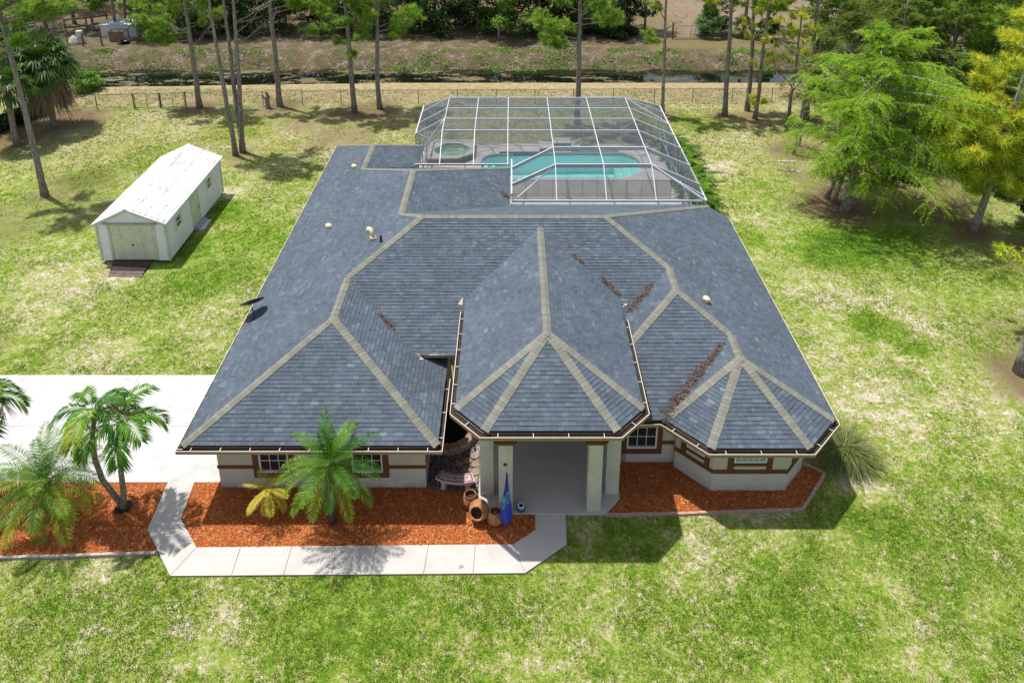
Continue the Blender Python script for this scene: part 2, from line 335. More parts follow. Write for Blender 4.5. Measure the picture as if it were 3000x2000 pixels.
# scalloped concrete edging
EDGE = simple('edging_concrete', (.42, .27, .21), .9, .25, 9, bump=(60, .3, .01))
EDGE2 = simple('edging_concrete_pale', (.42, .36, .32), .9, .25, 9, bump=(60, .3, .01))
def edging(pts, label, L=.32, h=.10, mat=EDGE):
    e = empty('garden_edging', (pts[0][0], pts[0][1], 0), label, 'edging')
    for (p, q) in zip(pts[:-1], pts[1:]):
        p = Vector((p[0], p[1], 0)); q = Vector((q[0], q[1], 0)); d = (q - p); n = max(1, round(d.length / L)); d = d / n; u = d.normalized(); s = Vector((u.y, -u.x, 0))
        for i in range(n):
            a = p + d * i + u * .004; ln = d.length - .008; hh = h + random.uniform(-.012, .008); off = s * random.uniform(-.008, .008)
            poly = []
            for k in range(5):
                for w_ in (0, .25, .5, .75):
                    tt = (k + w_) / 5; bul = .042 + .018 * math.sin(PI * w_)
                    poly.append(tuple((a + u * ln * tt + s * bul + off)[:2]))
            poly.append(tuple((a + u * ln + s * .042 + off)[:2])); poly += [tuple((a + u * ln - s * .03 + off)[:2]), tuple((a - s * .03 + off)[:2])]
            b = MB(); b.prism(poly, -.03, hh, random.random()); b.build('edging_block', mat, e)
edging([(13.52, -.12), (16.5, -.05), (19.93, .10), (21.19, 1.54), (20.62, 1.98)], 'pinkish scalloped concrete edging around the mulch by the bay window')
edging([(-9.5, -1.72), (-5, -1.64), (-2.6, -1.57), (-.33, -1.48)], 'scalloped concrete edging along the left mulch bed below the palms', mat=EDGE2)

# ------------------------------------------------------------------ grass blades
GRASS = simple('grass_blades', None, .8, .2, 1.1, spec=.15, ramp=[(0, (.46, .40, .28)), (.2, (.37, .35, .15)), (.42, (.25, .33, .05)), (.7, (.155, .27, .022)), (1, (.06, .145, .012))], trans=.35)
HARD = [[(-40, 1.15), (.9, 1.15), (.9, 6.5), (-40, 6.5)], WO + WI[::-1], beds['left'] + [], beds['mid'], beds['right'],
        [(.7, .9), (7.7, .9), (7.7, 1.1), (14.1, -.12), (14.1, 2), (17, .8), (19.7, .8), (20.6, 1.9), (20.6, 15.5), (20.5, 29.7), (4.5, 29.7), (4.5, 24), (.7, 23)], [(-10.1, 14.8), (-6.6, 14.8), (-6.6, 22.6), (-10.1, 22.6)],
        [(-9.7, 1.2), (-9.7, -1.75), (-.3, -1.55), (-1, 1.2)], [(13.4, .2), (13.4, -.2), (20, .0), (21.3, 1.5), (20.6, 2.1)], [(9.3, 4), (9.3, -.15), (14.1, -.15), (14.1, 4)]]
def hard_mask(x, y):
    o = np.zeros(len(x), bool)
    for poly in HARD:
        c = np.zeros(len(x), bool); n = len(poly)
        for i in range(n):
            x1, y1 = poly[i]; x2, y2 = poly[(i + 1) % n]
            if y1 == y2: continue
            c ^= ((y1 > y) != (y2 > y)) & (x < (x2 - x1) * (y - y1) / (y2 - y1) + x1)
        o |= c
    return o
def grass(n, x0, x1, y0, y1, hmin, hmax, wd, seed, blades=4):
    r = np.random.default_rng(seed); x = r.uniform(x0, x1, n); y = r.uniform(y0, y1, n)
    g = .45 * vnoise(x, y, .6, 1) + .35 * vnoise(x, y, 1.9, 2) + .2 * vnoise(x, y, 6, 8) + .35 * blobs(LUSH, x, y) - .45 * blobs(SAND, x, y) - .4 * blobs(STRAW, x, y)
    k = (~hard_mask(x, y)) & (r.uniform(0, 1, n) < np.clip((g - .18) * 2.4, .04, 1)); x = x[k]; y = y[k]; g = g[k]; n = len(x)
    zz = ground_z(x, y)
    Vs = []; rr = []
    for b in range(blades):
        A = r.uniform(0, 2 * PI, n); h = r.uniform(hmin, hmax, n); ln = r.uniform(.5, 1.2, n) * h; ox = r.normal(0, .035, n); oy = r.normal(0, .035, n)
        bx = x + ox; by = y + oy; w_ = wd * r.uniform(.6, 1.3, n)
        p0 = np.stack([bx - np.sin(A) * w_, by + np.cos(A) * w_, zz - .005], 1); p1 = np.stack([bx + np.sin(A) * w_, by - np.cos(A) * w_, zz - .005], 1)
        p2 = np.stack([bx + np.cos(A) * ln, by + np.sin(A) * ln, zz + h], 1)
        Vs.append(np.stack([p0, p1, p2], 1)); rr.append(np.clip(g * .9 + r.normal(0, .22, n) + .17, 0, 1))
    VV = np.concatenate(Vs).reshape(-1, 3); rr = np.concatenate(rr)
    return np_mesh('grass', VV, np.arange(len(VV)).reshape(-1, 3), rr)
for args, lab in (((95000, -7, 29, -6.8, 1.5, .03, .065, .010, 11), 'short patchy green grass of the front lawn'), ((110000, -18, 37, 1.5, 15, .03, .065, .013, 12), 'patchy grass on the lawns at both sides of the house'),
                  ((100000, -32, 46, 15, 41, .035, .075, .018, 13), 'patchy grass of the back lawn before the canal')):
    tag(link('lawn_grass', grass(*args), GRASS), lab, 'grass', kind='stuff')
# ------------------------------------------------------------------ the house
HE, S = 2.5, .453
WL, YM, XR, XRR, X2, YB2, X3, YB3 = 8.342, 2.577, 6.832, 21.213, 5.766, 20.592, 2.721, 23.753
D1, Y2E, D2, Y3, CB, XE, DE, YE, CE, HE2, AP3, KK, XE2 = 4.573, 1.088, 2.924, -.124, 1.27, 11.672, 3.048, -.999, .956, 3.988, 2.871, 1.26, 10.443
YMB = YM + 2 * XR; G = .16
house = empty('house', (10.5, 8, 0), 'single storey stucco house with grey shingled hip roofs and tall entry porch', 'house')
Zd = lambda d: HE + S * d
t = NT('shingles')
base = t.ramp(t.attr('rnd'), [(0, (.036, .050, .072)), (.35, (.056, .076, .103)), (.6, (.076, .101, .130)), (.85, (.104, .132, .157)), (1, (.138, .165, .184))])
gr = t.ramp(t.noise(55, 3, .8), [(.25, .62), (.75, 1.38)]); st = t.ramp(t.noise(.6, 6, .7), [(.3, .84), (.7, 1.18)])
gcol = t.mix(.22, base, t.ramp(t.noise(9, 3, .7), [(.35, (.06, .095, .10)), (.5, (.085, .09, .125)), (.65, (.11, .14, .14))]))
c = t.mix(1.0, t.mix(1.0, gcol, gr, 'MULTIPLY'), st, 'MULTIPLY')
t.principled(c, .85, .35, t.bump(t.noise(160, 2, .7), .35, .004)); SHING = t.m
t = NT('ridge_caps')
base = t.ramp(t.attr('rnd'), [(0, (.155, .150, .126)), (.5, (.175, .173, .146)), (1, (.195, .198, .166))])
c = t.mix(1.0, base, t.ramp(t.noise(70, 2, .8), [(.25, .75), (.75, 1.25)]), 'MULTIPLY')
t.principled(c, .9, .25, t.bump(t.noise(160, 2, .7), .35, .004)); CAPM = t.m
DECK = simple('roof_underlay', (.03, .032, .036), .9, .1)
# plan points
A1 = (WL / 2, WL / 2); J1 = (WL / 2, YM + WL / 2); M1 = (XR, YM + XR); M2 = (XRR - XR, YM + XR); C0 = (WL - KK, YM + KK)
P2f = (X2, YMB - X2); P2b = (X2, YB2 - X2); P3f = (X3, YB2 - X3); P3b = (X3, YB3 - X3)
N1 = (XRR - D1, YM + D1); A2 = (XRR - D1, Y2E + D1); N2 = (XRR - D2, Y2E + D2); A3 = (XRR - D2, Y3 + AP3)
BL, BR = XRR - 2 * D2, XRR
e1, e2, e3, e4 = (BL, Y3 + CB), (BL + CB, Y3), (BR - CB, Y3), (BR, Y3 + CB)
EA = (XE, YE + DE); ER = (XE, YM + (HE2 + S * DE - HE) / S); EV = YM + (HE2 - HE) / S
EL, EW = XE - DE, XE + DE
q1, q2, q3, q4 = (EL, YE + CE), (EL + CE, YE), (EW - CE, YE), (EW, YE + CE)
zA3 = Zd(D2); zEA = HE2 + S * DE
cut = 13.3
pz = lambda pts, fn: [Vector((p[0], p[1], fn(p))) for p in pts]
tow = lambda p, a, g: (p[0] + (a[0] - p[0]) * g, p[1] + (a[1] - p[1]) * g)
def tri(ap, za, a, b, ze, g=.058):
    a3 = Vector((a[0], a[1], ze)); b3 = Vector((b[0], b[1], ze)); t3 = Vector((ap[0], ap[1], za))
    return [a3.lerp(t3, g), b3.lerp(t3, g), t3]
FACES = {}
GS = .085
FACES['left'] = (pz([(GS, YB3 - G), (GS, GS), A1, J1, M1, P2f, P2b, P3f, P3b], lambda p: Zd(p[0])), (0, -1, 0))
FACES['wing_front'] = (pz([(G, G), (WL - G, G), A1], lambda p: Zd(p[1])), (1, 0, 0))
FACES['wing_right'] = (pz([(WL - G, G), (WL - G, 4.75), (C0[0], 4.75), C0, J1, A1], lambda p: Zd(WL - p[0])), (0, 1, 0))
FACES['main_front'] = (pz([C0, (cut, YM + KK), (cut + .02, YM + KK + .02), N1, M2, M1, J1], lambda p: Zd(p[1] - YM)), (1, 0, 0))
xl = XRR - 2 * D1
FACES['right_small'] = (pz([(cut, Y2E + cut - xl), A2, N1, (cut, YM + cut - xl)], lambda p: Zd(p[0] - xl)), (0, -1, 0))
FACES['right_front'] = (pz([(cut, Y2E + G), (BL + G, Y2E + G), N2, A2, (cut, Y2E + cut - xl)], lambda p: Zd(p[1] - Y2E)), (1, 0, 0))
FACES['bay_left'] = (pz([(BL + .06, Y2E + .06), (BL + .1, e1[1] + .1), A3, N2], lambda p: Zd(p[0] - BL)), (0, -1, 0))
FACES['bay_dl'] = (tri(A3, zA3, e1, e2, HE), None)
FACES['bay_f'] = (tri(A3, zA3, e2, e3, HE), None)
FACES['bay_dr'] = (tri(A3, zA3, e3, e4, HE), None)
FACES['right'] = (pz([(XRR - GS, e4[1] + GS * .5), (XRR - GS, 14.75), (XRR - 1.0, YMB - 1.0), M2, N1, A2, N2, A3], lambda p: Zd(XRR - p[0])), (0, 1, 0))
xv = 2 * X2 - XE2
FACES['back'] = (pz([(XRR - 1.0, YMB - 1.0), (XRR - 1.5, YMB - .12), (XE2, YMB - .12), (XE2, YMB - xv), P2f, M1, M2], lambda p: Zd(YMB - p[1])), (-1, 0, 0))
FACES['second_right'] = (pz([(XE2 - .03, YMB - xv), (XE2 - .03, YB2 - xv), P2b, P2f], lambda p: Zd(2 * X2 - p[0])), (0, 1, 0))
FACES['second_back'] = (pz([(XE2 - .03, YB2 - xv), (XE2 - .03, YB2 - G), (2 * X3, YB2 - G), P3f, P2b], lambda p: Zd(YB2 - p[1])), (-1, 0, 0))
FACES['third_right'] = (pz([(2 * X3 - G, YB2), (2 * X3 - G, YB3 - G), P3b, P3f], lambda p: Zd(2 * X3 - p[0])), (0, 1, 0))
FACES['third_back'] = (pz([(2 * X3 - G, YB3 - G), (G, YB3 - G), P3b], lambda p: Zd(YB3 - p[1])), (-1, 0, 0))
FACES['entry_left'] = (pz([(EL + G, EV), (EL + G, q1[1] + G * .4), EA, ER], lambda p: HE2 + S * (p[0] - EL)), (0, -1, 0))
FACES['entry_right'] = (pz([(EW - G, q4[1] + G * .4), (EW - G, EV), ER, EA], lambda p: HE2 + S * (EW - p[0])), (0, 1, 0))
FACES['entry_dl'] = (tri(EA, zEA, q1, q2, HE2), None)
FACES['entry_f'] = (tri(EA, zEA, q2, q3, HE2), None)
FACES['entry_dr'] = (tri(EA, zEA, q3, q4, HE2), None)
deck = MB(); NORM = {}
for k, (pts, e) in FACES.items():
    n = Vector((0, 0, 0))
    for i in range(len(pts)): n += pts[i].cross(pts[(i + 1) % len(pts)])
    n.normalize()
    if n.z < 0: pts = pts[::-1]; n = -n
    NORM[k] = n; deck.slab([p + n * .004 for p in pts], n, .06)
roof = deck.build('roof', DECK, house)
CAMP = Vector(cam.location)
tabs = []   # (distance, verts, faces, rnd)
def clip_rect(poly, u0, u1, v0, v1):
    def cl(P, ax, val, keep):
        o = []
        for i in range(len(P)):
            a = P[i]; b = P[(i + 1) % len(P)]; ia = (a[ax] >= val) if keep else (a[ax] <= val); ib = (b[ax] >= val) if keep else (b[ax] <= val)
            if ia: o.append(a)
            if ia != ib:
                tt = (val - a[ax]) / (b[ax] - a[ax]); o.append((a[0] + (b[0] - a[0]) * tt, a[1] + (b[1] - a[1]) * tt))
        return o
    for ax, val, keep in ((0, u0, True), (0, u1, False), (1, v0, True), (1, v1, False)):
        poly = cl(poly, ax, val, keep)
        if len(poly) < 3: return []
    return poly
EXPO = .143
for k, (pts, e) in FACES.items():
    n = NORM[k]
    if k in ('third_back', ): pass
    ev = Vector(e).normalized() if e else (pts[1] - pts[0]).normalized()
    up = n.cross(ev).normalized()
    if up.z < 0: up = -up; ev = -ev
    o = min(pts, key=lambda p: p.z)
    P2 = [((p - o).dot(ev), (p - o).dot(up)) for p in pts]
    umin = min(p[0] for p in P2); umax = max(p[0] for p in P2); vmax = max(p[1] for p in P2)
    eps = 1e-4
    for r_ in range(int(vmax / EXPO) + 1):
        v0 = r_ * EXPO; v1 = v0 + EXPO; u = umin - random.uniform(0, .3)
        strip = clip_rect(P2, umin - 1, umax + 1, v0, min(v1, vmax))
        if len(strip) < 3: continue
        s0 = min(p[0] for p in strip); s1 = max(p[0] for p in strip)
        while u < s1:
            w_ = random.choice((.13, .17, .2, .24, .28)) * random.uniform(.85, 1.15); uu = u; u += w_
            if uu + w_ < s0: continue
            cor = [(uu + eps, v0 + eps), (uu + w_ - eps, v0 + eps), (uu + w_ - eps, v1 - eps), (uu + eps, v1 - eps)]
            ins = [inside(cq, P2) for cq in cor]
            if all(ins): poly = [(uu + .002, v0), (uu + w_ - .002, v0), (uu + w_ - .002, v1), (uu + .002, v1)]
            else:
                poly = clip_rect(P2, uu + .002, uu + w_ - .002, v0, v1)
                if len(poly) < 3: continue
                ar = abs(sum(poly[i][0] * poly[(i + 1) % len(poly)][1] - poly[(i + 1) % len(poly)][0] * poly[i][1] for i in range(len(poly)))) / 2
                if ar < .0008: continue
            lift = random.choice((.011, .013, .018, .021)) + random.uniform(0, .003)
            top = []; bot = []
            for (a, b) in poly:
                f_ = 1 - (b - v0) / EXPO
                base_p = o + ev * a + up * b
                top.append(base_p + n * (.008 + lift * f_)); bot.append(base_p + n * .002)
            m_ = len(top)
            fs = [tuple(range(m_))] + [(i, m_ + i, m_ + (i + 1) % m_, (i + 1) % m_) for i in range(m_)]
            ctr = sum(top, Vector()) / m_
            tone = random.gauss(.43, .115)
            if random.random() < .10: tone += .25
            tabs.append(((ctr - CAMP).length, top + bot, fs, min(1, max(0, tone)), m_ == 4))
tabs.sort(key=lambda a: a[0] + (0 if a[4] else 50))
for tb in tabs[:300]:
    m = MB(); m.add(tb[1], tb[2], tb[3]); m.build('shingle', SHING, roof)
m = MB()
for tb in tabs[300:]: m.add(tb[1], tb[2], tb[3])
tag(m.build('shingles', SHING, roof), 'courses of blue grey asphalt shingles', kind='stuff')
# ridge and hip caps
def nrm(k): return NORM[k]
RID = [((G, G, None), A1, 'left', 'wing_front'), ((WL - G, G), A1, 'wing_right', 'wing_front'), (J1, A1, 'left', 'wing_right'), (J1, M1, 'left', 'main_front'),
       (M1, M2, 'main_front', 'back'), (P2f, M1, 'left', 'back'), (P2b, P2f, 'left', 'second_right'), (P3f, P2b, 'left', 'second_back'), ((XE2 - .1, YB2 - xv), P2b, 'second_right', 'second_back'),
       (P3b, P3f, 'left', 'third_right'), ((G, YB3 - G), P3b, 'left', 'third_back'), ((2 * X3 - G, YB3 - G), P3b, 'third_right', 'third_back'),
       (N1, M2, 'right', 'main_front'), (A2, N1, 'right_small', 'right'), ((cut, Y2E + cut - xl), A2, 'right_small', 'right_front'), (N2, A2, 'right_front', 'right'), (A3, N2, 'bay_left', 'right'),
       ((XRR - 1.0, YMB - 1.0), M2, 'right', 'back'),
       (tow(e1, A3, .12), A3, 'bay_left', 'bay_dl'), (tow(e2, A3, .058), A3, 'bay_dl', 'bay_f'), (tow(e3, A3, .058), A3, 'bay_f', 'bay_dr'), (tow(e4, A3, .058), A3, 'bay_dr', 'right'),
       (EA, ER, 'entry_left', 'entry_right'), (tow(q1, EA, .058), EA, 'entry_left', 'entry_dl'), (tow(q2, EA, .058), EA, 'entry_dl', 'entry_f'), (tow(q3, EA, .058), EA, 'entry_f', 'entry_dr'), (tow(q4, EA, .058), EA, 'entry_dr', 'entry_right')]
def zon(k, p):
    P0 = FACES[k][0][0]; n = NORM[k]; return P0.z - (n.x * (p[0] - P0.x) + n.y * (p[1] - P0.y)) / n.z
caps = []
for (a, b, f1, f2) in RID:
    p = Vector((a[0], a[1], zon(f1, a))); q = Vector((b[0], b[1], zon(f1, b))); n1, n2 = NORM[f1], NORM[f2]; d = (q - p); L = d.length; d.normalize()
    m1 = sum(FACES[f1][0], Vector()) / len(FACES[f1][0]); m2 = sum(FACES[f2][0], Vector()) / len(FACES[f2][0])
    s1 = n1.cross(d); s2 = n2.cross(d)
    if s1.dot(s2) > 0: s2 = -s2
    nm = (n1 + n2).normalized()
    if (s1 - s2).dot((m1 - p) - (m2 - p)) < 0: s1, s2 = -s1, -s2
    # each side board must go down its own face
    if s1.dot(nm) > 0 and abs(s1.dot(nm)) > .02: s1 = -s1
    if s2.dot(nm) > 0 and abs(s2.dot(nm)) > .02: s2 = -s2
    HW = .14; ex = .145; n = int(L / ex)
    for i in range(n + 1):
        t0 = i * ex; t1 = min(L, t0 + ex + .03)
        if t1 - t0 < .05: continue
        l0 = .038 + random.uniform(0, .004); l1 = .032; hw = HW * random.uniform(.95, 1.05); sk = random.uniform(-.006, .006)
        vs_ = []
        for (tt, lf) in ((t0, l0), (t1, l1)):
            c_ = p + d * tt
            vs_ += [c_ + s1 * hw + n1 * lf + d * sk, c_ + nm * lf * 1.02, c_ + s2 * hw + n2 * lf - d * sk]
        vs_ += [c - nm * .020 for c in vs_]
        fs = [(0, 1, 4, 3), (1, 2, 5, 4), (0, 6, 7, 1), (1, 7, 8, 2), (3, 9, 6, 0), (2, 8, 11, 5), (4, 10, 9, 3), (5, 11, 10, 4)]
        caps.append(((p + d * t0 - CAMP).length, vs_, fs, random.random()))
caps.sort(key=lambda a: a[0])
for cp in caps[:300]:
    m = MB(); m.add(cp[1], cp[2], cp[3]); m.build('ridge_cap', CAPM, roof)
m = MB()
for cp in caps[300:]: m.add(cp[1], cp[2], cp[3])
tag(m.build('ridge_caps', CAPM, roof), 'beige ridge and hip caps of the roof', kind='stuff')

# gutters: an outer board with a pale lip, a floor full of litter, straps across
GUT = simple('gutter_brown', (.26, .17, .11), .5, .1, 2, spec=.5); LIP = simple('gutter_lip', (.68, .60, .50), .45, .08, 3, spec=.5); LITTER = simple('gutter_litter', (.035, .026, .018), .95, .5, 12)
STRAP = simple('gutter_strap', (.72, .70, .68), .4, .05, 2, metal=.3); FASC = simple('fascia', (.16, .12, .09), .7, .1, 3)
def gutter(pts, z, W=.165, inner=True, spacing=.85):
    """pts: outer edge corner points in plan; the roof lies on the left hand of the run"""
    g_o = MB(); lip = MB(); lit = MB(); fa = MB(); P = [Vector((p[0], p[1])) for p in pts]; N = []
    for i in range(len(P)):
        d0 = (P[i] - P[i - 1]).normalized() if i > 0 else None; d1 = (P[i + 1] - P[i]).normalized() if i < len(P) - 1 else None
        n0 = Vector((-d0.y, d0.x)) if d0 else None; n1 = Vector((-d1.y, d1.x)) if d1 else None
        if n0 and n1: m_ = (n0 + n1).normalized(); m_ = m_ / max(.4, m_.dot(n0))
        else: m_ = n0 or n1
        N.append(m_)
    off = lambda i, a: P[i] + N[i] * a
    def ring(mb, a, b, z0, z1, i):
        q = [off(i, a), off(i + 1, a), off(i + 1, b), off(i, b)]
        mb.prism([(p.x, p.y) for p in q], z0, z1)
    straps = []
    for i in range(len(P) - 1):
        ring(g_o, 0, .012, z - .125, z - .012, i); ring(g_o, .012, W, z - .125, z - .115, i)
        ring(lip, -.006, .012, z - .014, z + .004, i); ring(lit, .013, W - .004, z - .114, z - .06, i); ring(fa, W, W + .02, z - .16, z + .02, i)
        L = (P[i + 1] - P[i]).length; n = max(1, int(L / spacing)); d = (P[i + 1] - P[i]) / L; nv = Vector((-d.y, d.x))
        for k in range(n):
            c_ = P[i] + d * L * (k + .5) / n
            straps.append((c_, nv))
    g_ = g_o.build('gutter', GUT, house); lip.build('gutter_lip', LIP, g_); lit.build('gutter_litter', LITTER, g_); fa.build('fascia', FASC, house)
    for (c_, nv) in straps:
        s_ = MB(); s_.bar((c_.x, c_.y, z + .012), (c_.x + nv.x * (W + .03), c_.y + nv.y * (W + .03), z + .014), .018, .008); s_.build('gutter_strap', STRAP, g_)
gutter([(0, YB3), (0, .16)], HE, .085); gutter([(0, .16), (0, 0), (WL, 0), (WL, YM + .75)], HE)
gutter([(EL, EV - .75), q1, q2, q3, q4, (EW, EV - 1.2)], HE2)
gutter([(14.25, Y2E), e1, e2, e3, e4], HE); gutter([e4, (XRR, 14.85)], HE, .085)
gutter([(WL - .95, YM + KK), (EL + .1, YM + KK)], Zd(KK) + .02)
for (a, b, z) in (((EL + .05, EV), (EL - .12, EV - .22), HE2), ((EW - .05, EV), (EW + .12, EV - .25), HE2), ((WL - KK, YM + KK + .02), (WL - KK + .28, YM + KK - .16), Zd(KK))):
    m = MB(); x0, x1 = sorted((a[0], b[0])); y0, y1 = sorted((a[1], b[1]))
    m.add([(x0, y0, z - .1), (x1, y0, z - .1), (x1, y1, z - .1), (x0, y1, z - .1), (a[0], a[1], z + .12), (b[0], y0, z - .02)], [(0, 1, 2, 3), (0, 5, 1), (1, 5, 4, 2), (2, 4, 3), (3, 4, 5, 0)])
    m.build('valley_flashing', LIP, house)
m = MB(); m.tube([(EL - .28, YM + KK + .1, 2.98), (EL - .3, YM + KK + .3, 2.75), (WL + .15, 3.05, 2.55)], .035, 8); m.build('downspout', GUT, house)

# walls
t = NT('stucco')
sx = t.n('ShaderNodeSeparateXYZ'); t.l(t.position(), sx.inputs[0])
wn = t.noise(1.6, 5, .65)
upper = t.mix(1.0, (.47, .435, .36), t.ramp(wn, [(.3, .92), (.7, 1.06)]), 'MULTIPLY'); lower = t.mix(1.0, (.50, .465, .43), t.ramp(wn, [(.3, .9), (.7, 1.06)]), 'MULTIPLY')
c = t.mix(t.ramp(t.math('MULTIPLY', sx.outputs[2], .5), [(.42, 0.0), (.425, 1.0)]), lower, upper)
dirt = t.math('MULTIPLY', t.ramp(t.math('ADD', sx.outputs[2], t.math('MULTIPLY', t.noise(3, 5, .7), .7)), [(.3, 1.0), (.72, 0.0)]), t.ramp(t.noise(.9, 3, .6), [(.42, 0.0), (.6, .75)]))
c = t.mix(dirt, c, (.22, .19, .165))
t.principled(c, .92, .15, t.bump(t.noise(55, 4, .7), .35, .008)); STUC = t.m
BROWN = simple('trim_brown', (.125, .050, .024), .75, .12, 5, bump=(50, .2, .006)); FRAME = simple('window_white', (.74, .74, .74), .45, .05, 4, spec=.5)
t = NT('window_glass'); t.principled(t.mix(t.noise(4, 2), (.012, .016, .022), (.03, .035, .042)), .06, .6); GLASS = t.m
BLIND = simple('window_blind', (.34, .37, .34), .7, .1, 5)
def wall(p, q, z0, z1, holes=(), th=.2, name='wall', mat=None):
    """outside lies on the right hand of p->q; holes are (u0,u1,za,zb)"""
    p = Vector((p[0], p[1])); q = Vector((q[0], q[1])); L = (q - p).length; d = (q - p) / L; inn = Vector((-d.y, d.x)) * th
    us = sorted({0, L} | {h[0] for h in holes} | {h[1] for h in holes}); zs = sorted({z0, z1} | {h[2] for h in holes} | {h[3] for h in holes}); m = MB()
    for a, b in zip(us[:-1], us[1:]):
        col_z = []
        for c_, e_ in zip(zs[:-1], zs[1:]):
            mu, mz = (a + b) / 2, (c_ + e_) / 2
            if any(h[0] < mu < h[1] and h[2] < mz < h[3] for h in holes): continue
            if col_z and abs(col_z[-1][1] - c_) < 1e-6: col_z[-1][1] = e_
            else: col_z.append([c_, e_])
        for c_, e_ in col_z:
            A = p + d * a; B_ = p + d * b
            m.prism([(A.x, A.y), (B_.x, B_.y), (B_.x + inn.x, B_.y + inn.y), (A.x + inn.x, A.y + inn.y)], c_, e_)
    m.build(name, mat or STUC, house)
    return lambda u, z, o=0.0: Vector((p.x + d.x * u + d.y * o, p.y + d.y * u - d.x * o, z))
def fbox(m, fr, u0, u1, z0, z1, o0, o1):
    vs_ = [fr(u0, z0, o0), fr(u1, z0, o0), fr(u1, z0, o1), fr(u0, z0, o1), fr(u0, z1, o0), fr(u1, z1, o0), fr(u1, z1, o1), fr(u0, z1, o1)]
    m.add(vs_, [(0, 3, 2, 1), (4, 5, 6, 7), (0, 1, 5, 4), (1, 2, 6, 5), (2, 3, 7, 6), (3, 0, 4, 7)])
def window(fr, u0, u1, z0, z1, cols, rows, trim=.2, sill=True, blind=None):
    f_ = .05; m = MB()
    fbox(m, fr, u0, u0 + f_, z0, z1, .012, -.10); fbox(m, fr, u1 - f_, u1, z0, z1, .012, -.10)
    fbox(m, fr, u0 + f_, u1 - f_, z0, z0 + f_, .012, -.10); fbox(m, fr, u0 + f_, u1 - f_, z1 - f_, z1, .012, -.10)
    w_ = m.build('window', FRAME, house)
    for i in range(cols):
        for j in range(rows):
            a = u0 + f_ + (u1 - u0 - 2 * f_) * i / cols; b = u0 + f_ + (u1 - u0 - 2 * f_) * (i + 1) / cols
            c_ = z0 + f_ + (z1 - z0 - 2 * f_) * j / rows; e_ = z0 + f_ + (z1 - z0 - 2 * f_) * (j + 1) / rows
            q = MB(); fbox(q, fr, a + .009, b - .009, c_ + .009, e_ - .009, -.055, -.07); q.build('pane', blind or GLASS, w_)
    mu = MB()
    for i in range(1, cols):
        a = u0 + f_ + (u1 - u0 - 2 * f_) * i / cols; fbox(mu, fr, a - .009, a + .009, z0 + f_, z1 - f_, -.035, -.075)
    for j in range(1, rows):
        c_ = z0 + f_ + (z1 - z0 - 2 * f_) * j / rows; fbox(mu, fr, u0 + f_, u1 - f_, c_ - .009, c_ + .009, -.0345, -.0755)
    mu.build('muntin', FRAME, w_)
    b = MB(); fbox(b, fr, u0 - .02, u1 + .02, z0 - .05, z1 + .02, -.16, -.19); b.build('window_back', BROWN, w_)
def trim(fr, boxes, name='window_trim'):
    for (u0, u1, z0, z1, o) in boxes:
        m = MB(); fbox(m, fr, u0, u1, z0, z1, o, -.002); m.build(name, BROWN, house)
ZT = 2.42
# garage wing, front
fr = wall((.81, .97), (7.66, .97), -.05, ZT, [(1.36, 2.34, .68, 2.0), (4.42, 5.44, .68, 2.0)])
for (a, b) in ((1.36, 2.34), (4.42, 5.44)):
    window(fr, a, b, .68, 2.0, 3, 3)
    trim(fr, [(a - .2, a, .48, 2.2, .03), (b, b + .2, .48, 2.2, .03), (a, b, .48, .68, .03), (a, b, 2.0, 2.2, .03)])
trim(fr, [(-.03, 1.16, .855, .985, .025), (2.54, 4.22, .855, .985, .025), (5.64, 6.88, .855, .985, .025)], 'wall_band')
wall((.81, 22.9), (.81, 1.17), -.05, ZT)
fr = wall((7.66, 1.17), (7.66, 4.9), -.05, ZT); trim(fr, [(0, 3.5, .855, .985, .025)], 'wall_band')
wall((7.66, 4.7), (8.9, 4.7), -.05, 2.95)
fr = wall((8.9, 4.7), (14.25, 4.7), -.05, 3.6, [(1.96, 3.66, .0, 2.9)])
m = MB(); fbox(m, fr, 1.96, 3.66, .1, 2.9, -.08, -.14); fbox(m, fr, 2.78, 2.82, .1, 2.9, -.03, -.085); m.build('front_door', BROWN, house)
wall((14.25, 4.7), (14.25, 2.05), -.05, 3.2)
# room with the single window right of the porch
fr = wall((14.25, 2.05), (16.1, 2.05), -.05, ZT, [(.22, 1.25, .64, 2.0)])
window(fr, .22, 1.25, .64, 2.0, 3, 3); trim(fr, [(.05, .22, .42, 2.25, .03), (1.25, 1.43, .42, 2.25, .03), (.22, 1.25, .42, .64, .03), (.22, 1.25, 2.0, 2.25, .03)])
trim(fr, [(1.43, 1.85, .83, .97, .025), (0, .05, .83, .97, .025)], 'wall_band')
# bay
wall((16.1, 2.05), (16.1, 1.85), -.05, ZT)
BAY = [(16.1, 1.85), (17.13, .85), (19.59, .85), (20.5, 1.82)]
fr = wall(BAY[0], BAY[1], -.05, ZT, [(.42, 1.12, 1.2, 2.05)]); window(fr, .42, 1.12, 1.2, 2.05, 3, 2, blind=BLIND)
trim(fr, [(-.02, 1.43, .77, .92, .03)], 'wall_band'); trim(fr, [(.22, .42, .92, 2.4, .03), (1.12, 1.30, .92, 2.4, .03), (.42, 1.12, 1.12, 1.2, .06)])
fr = wall(BAY[1], BAY[2], -.05, ZT, [(.67, 1.75, 1.2, 2.05)]); window(fr, .67, 1.75, 1.2, 2.05, 5, 2, blind=BLIND)
trim(fr, [(0, 2.46, .77, .92, .03)], 'wall_band'); trim(fr, [(.47, .67, .92, 2.4, .03), (1.75, 1.94, .92, 2.4, .03), (.67, 1.75, 1.11, 1.2, .06)])
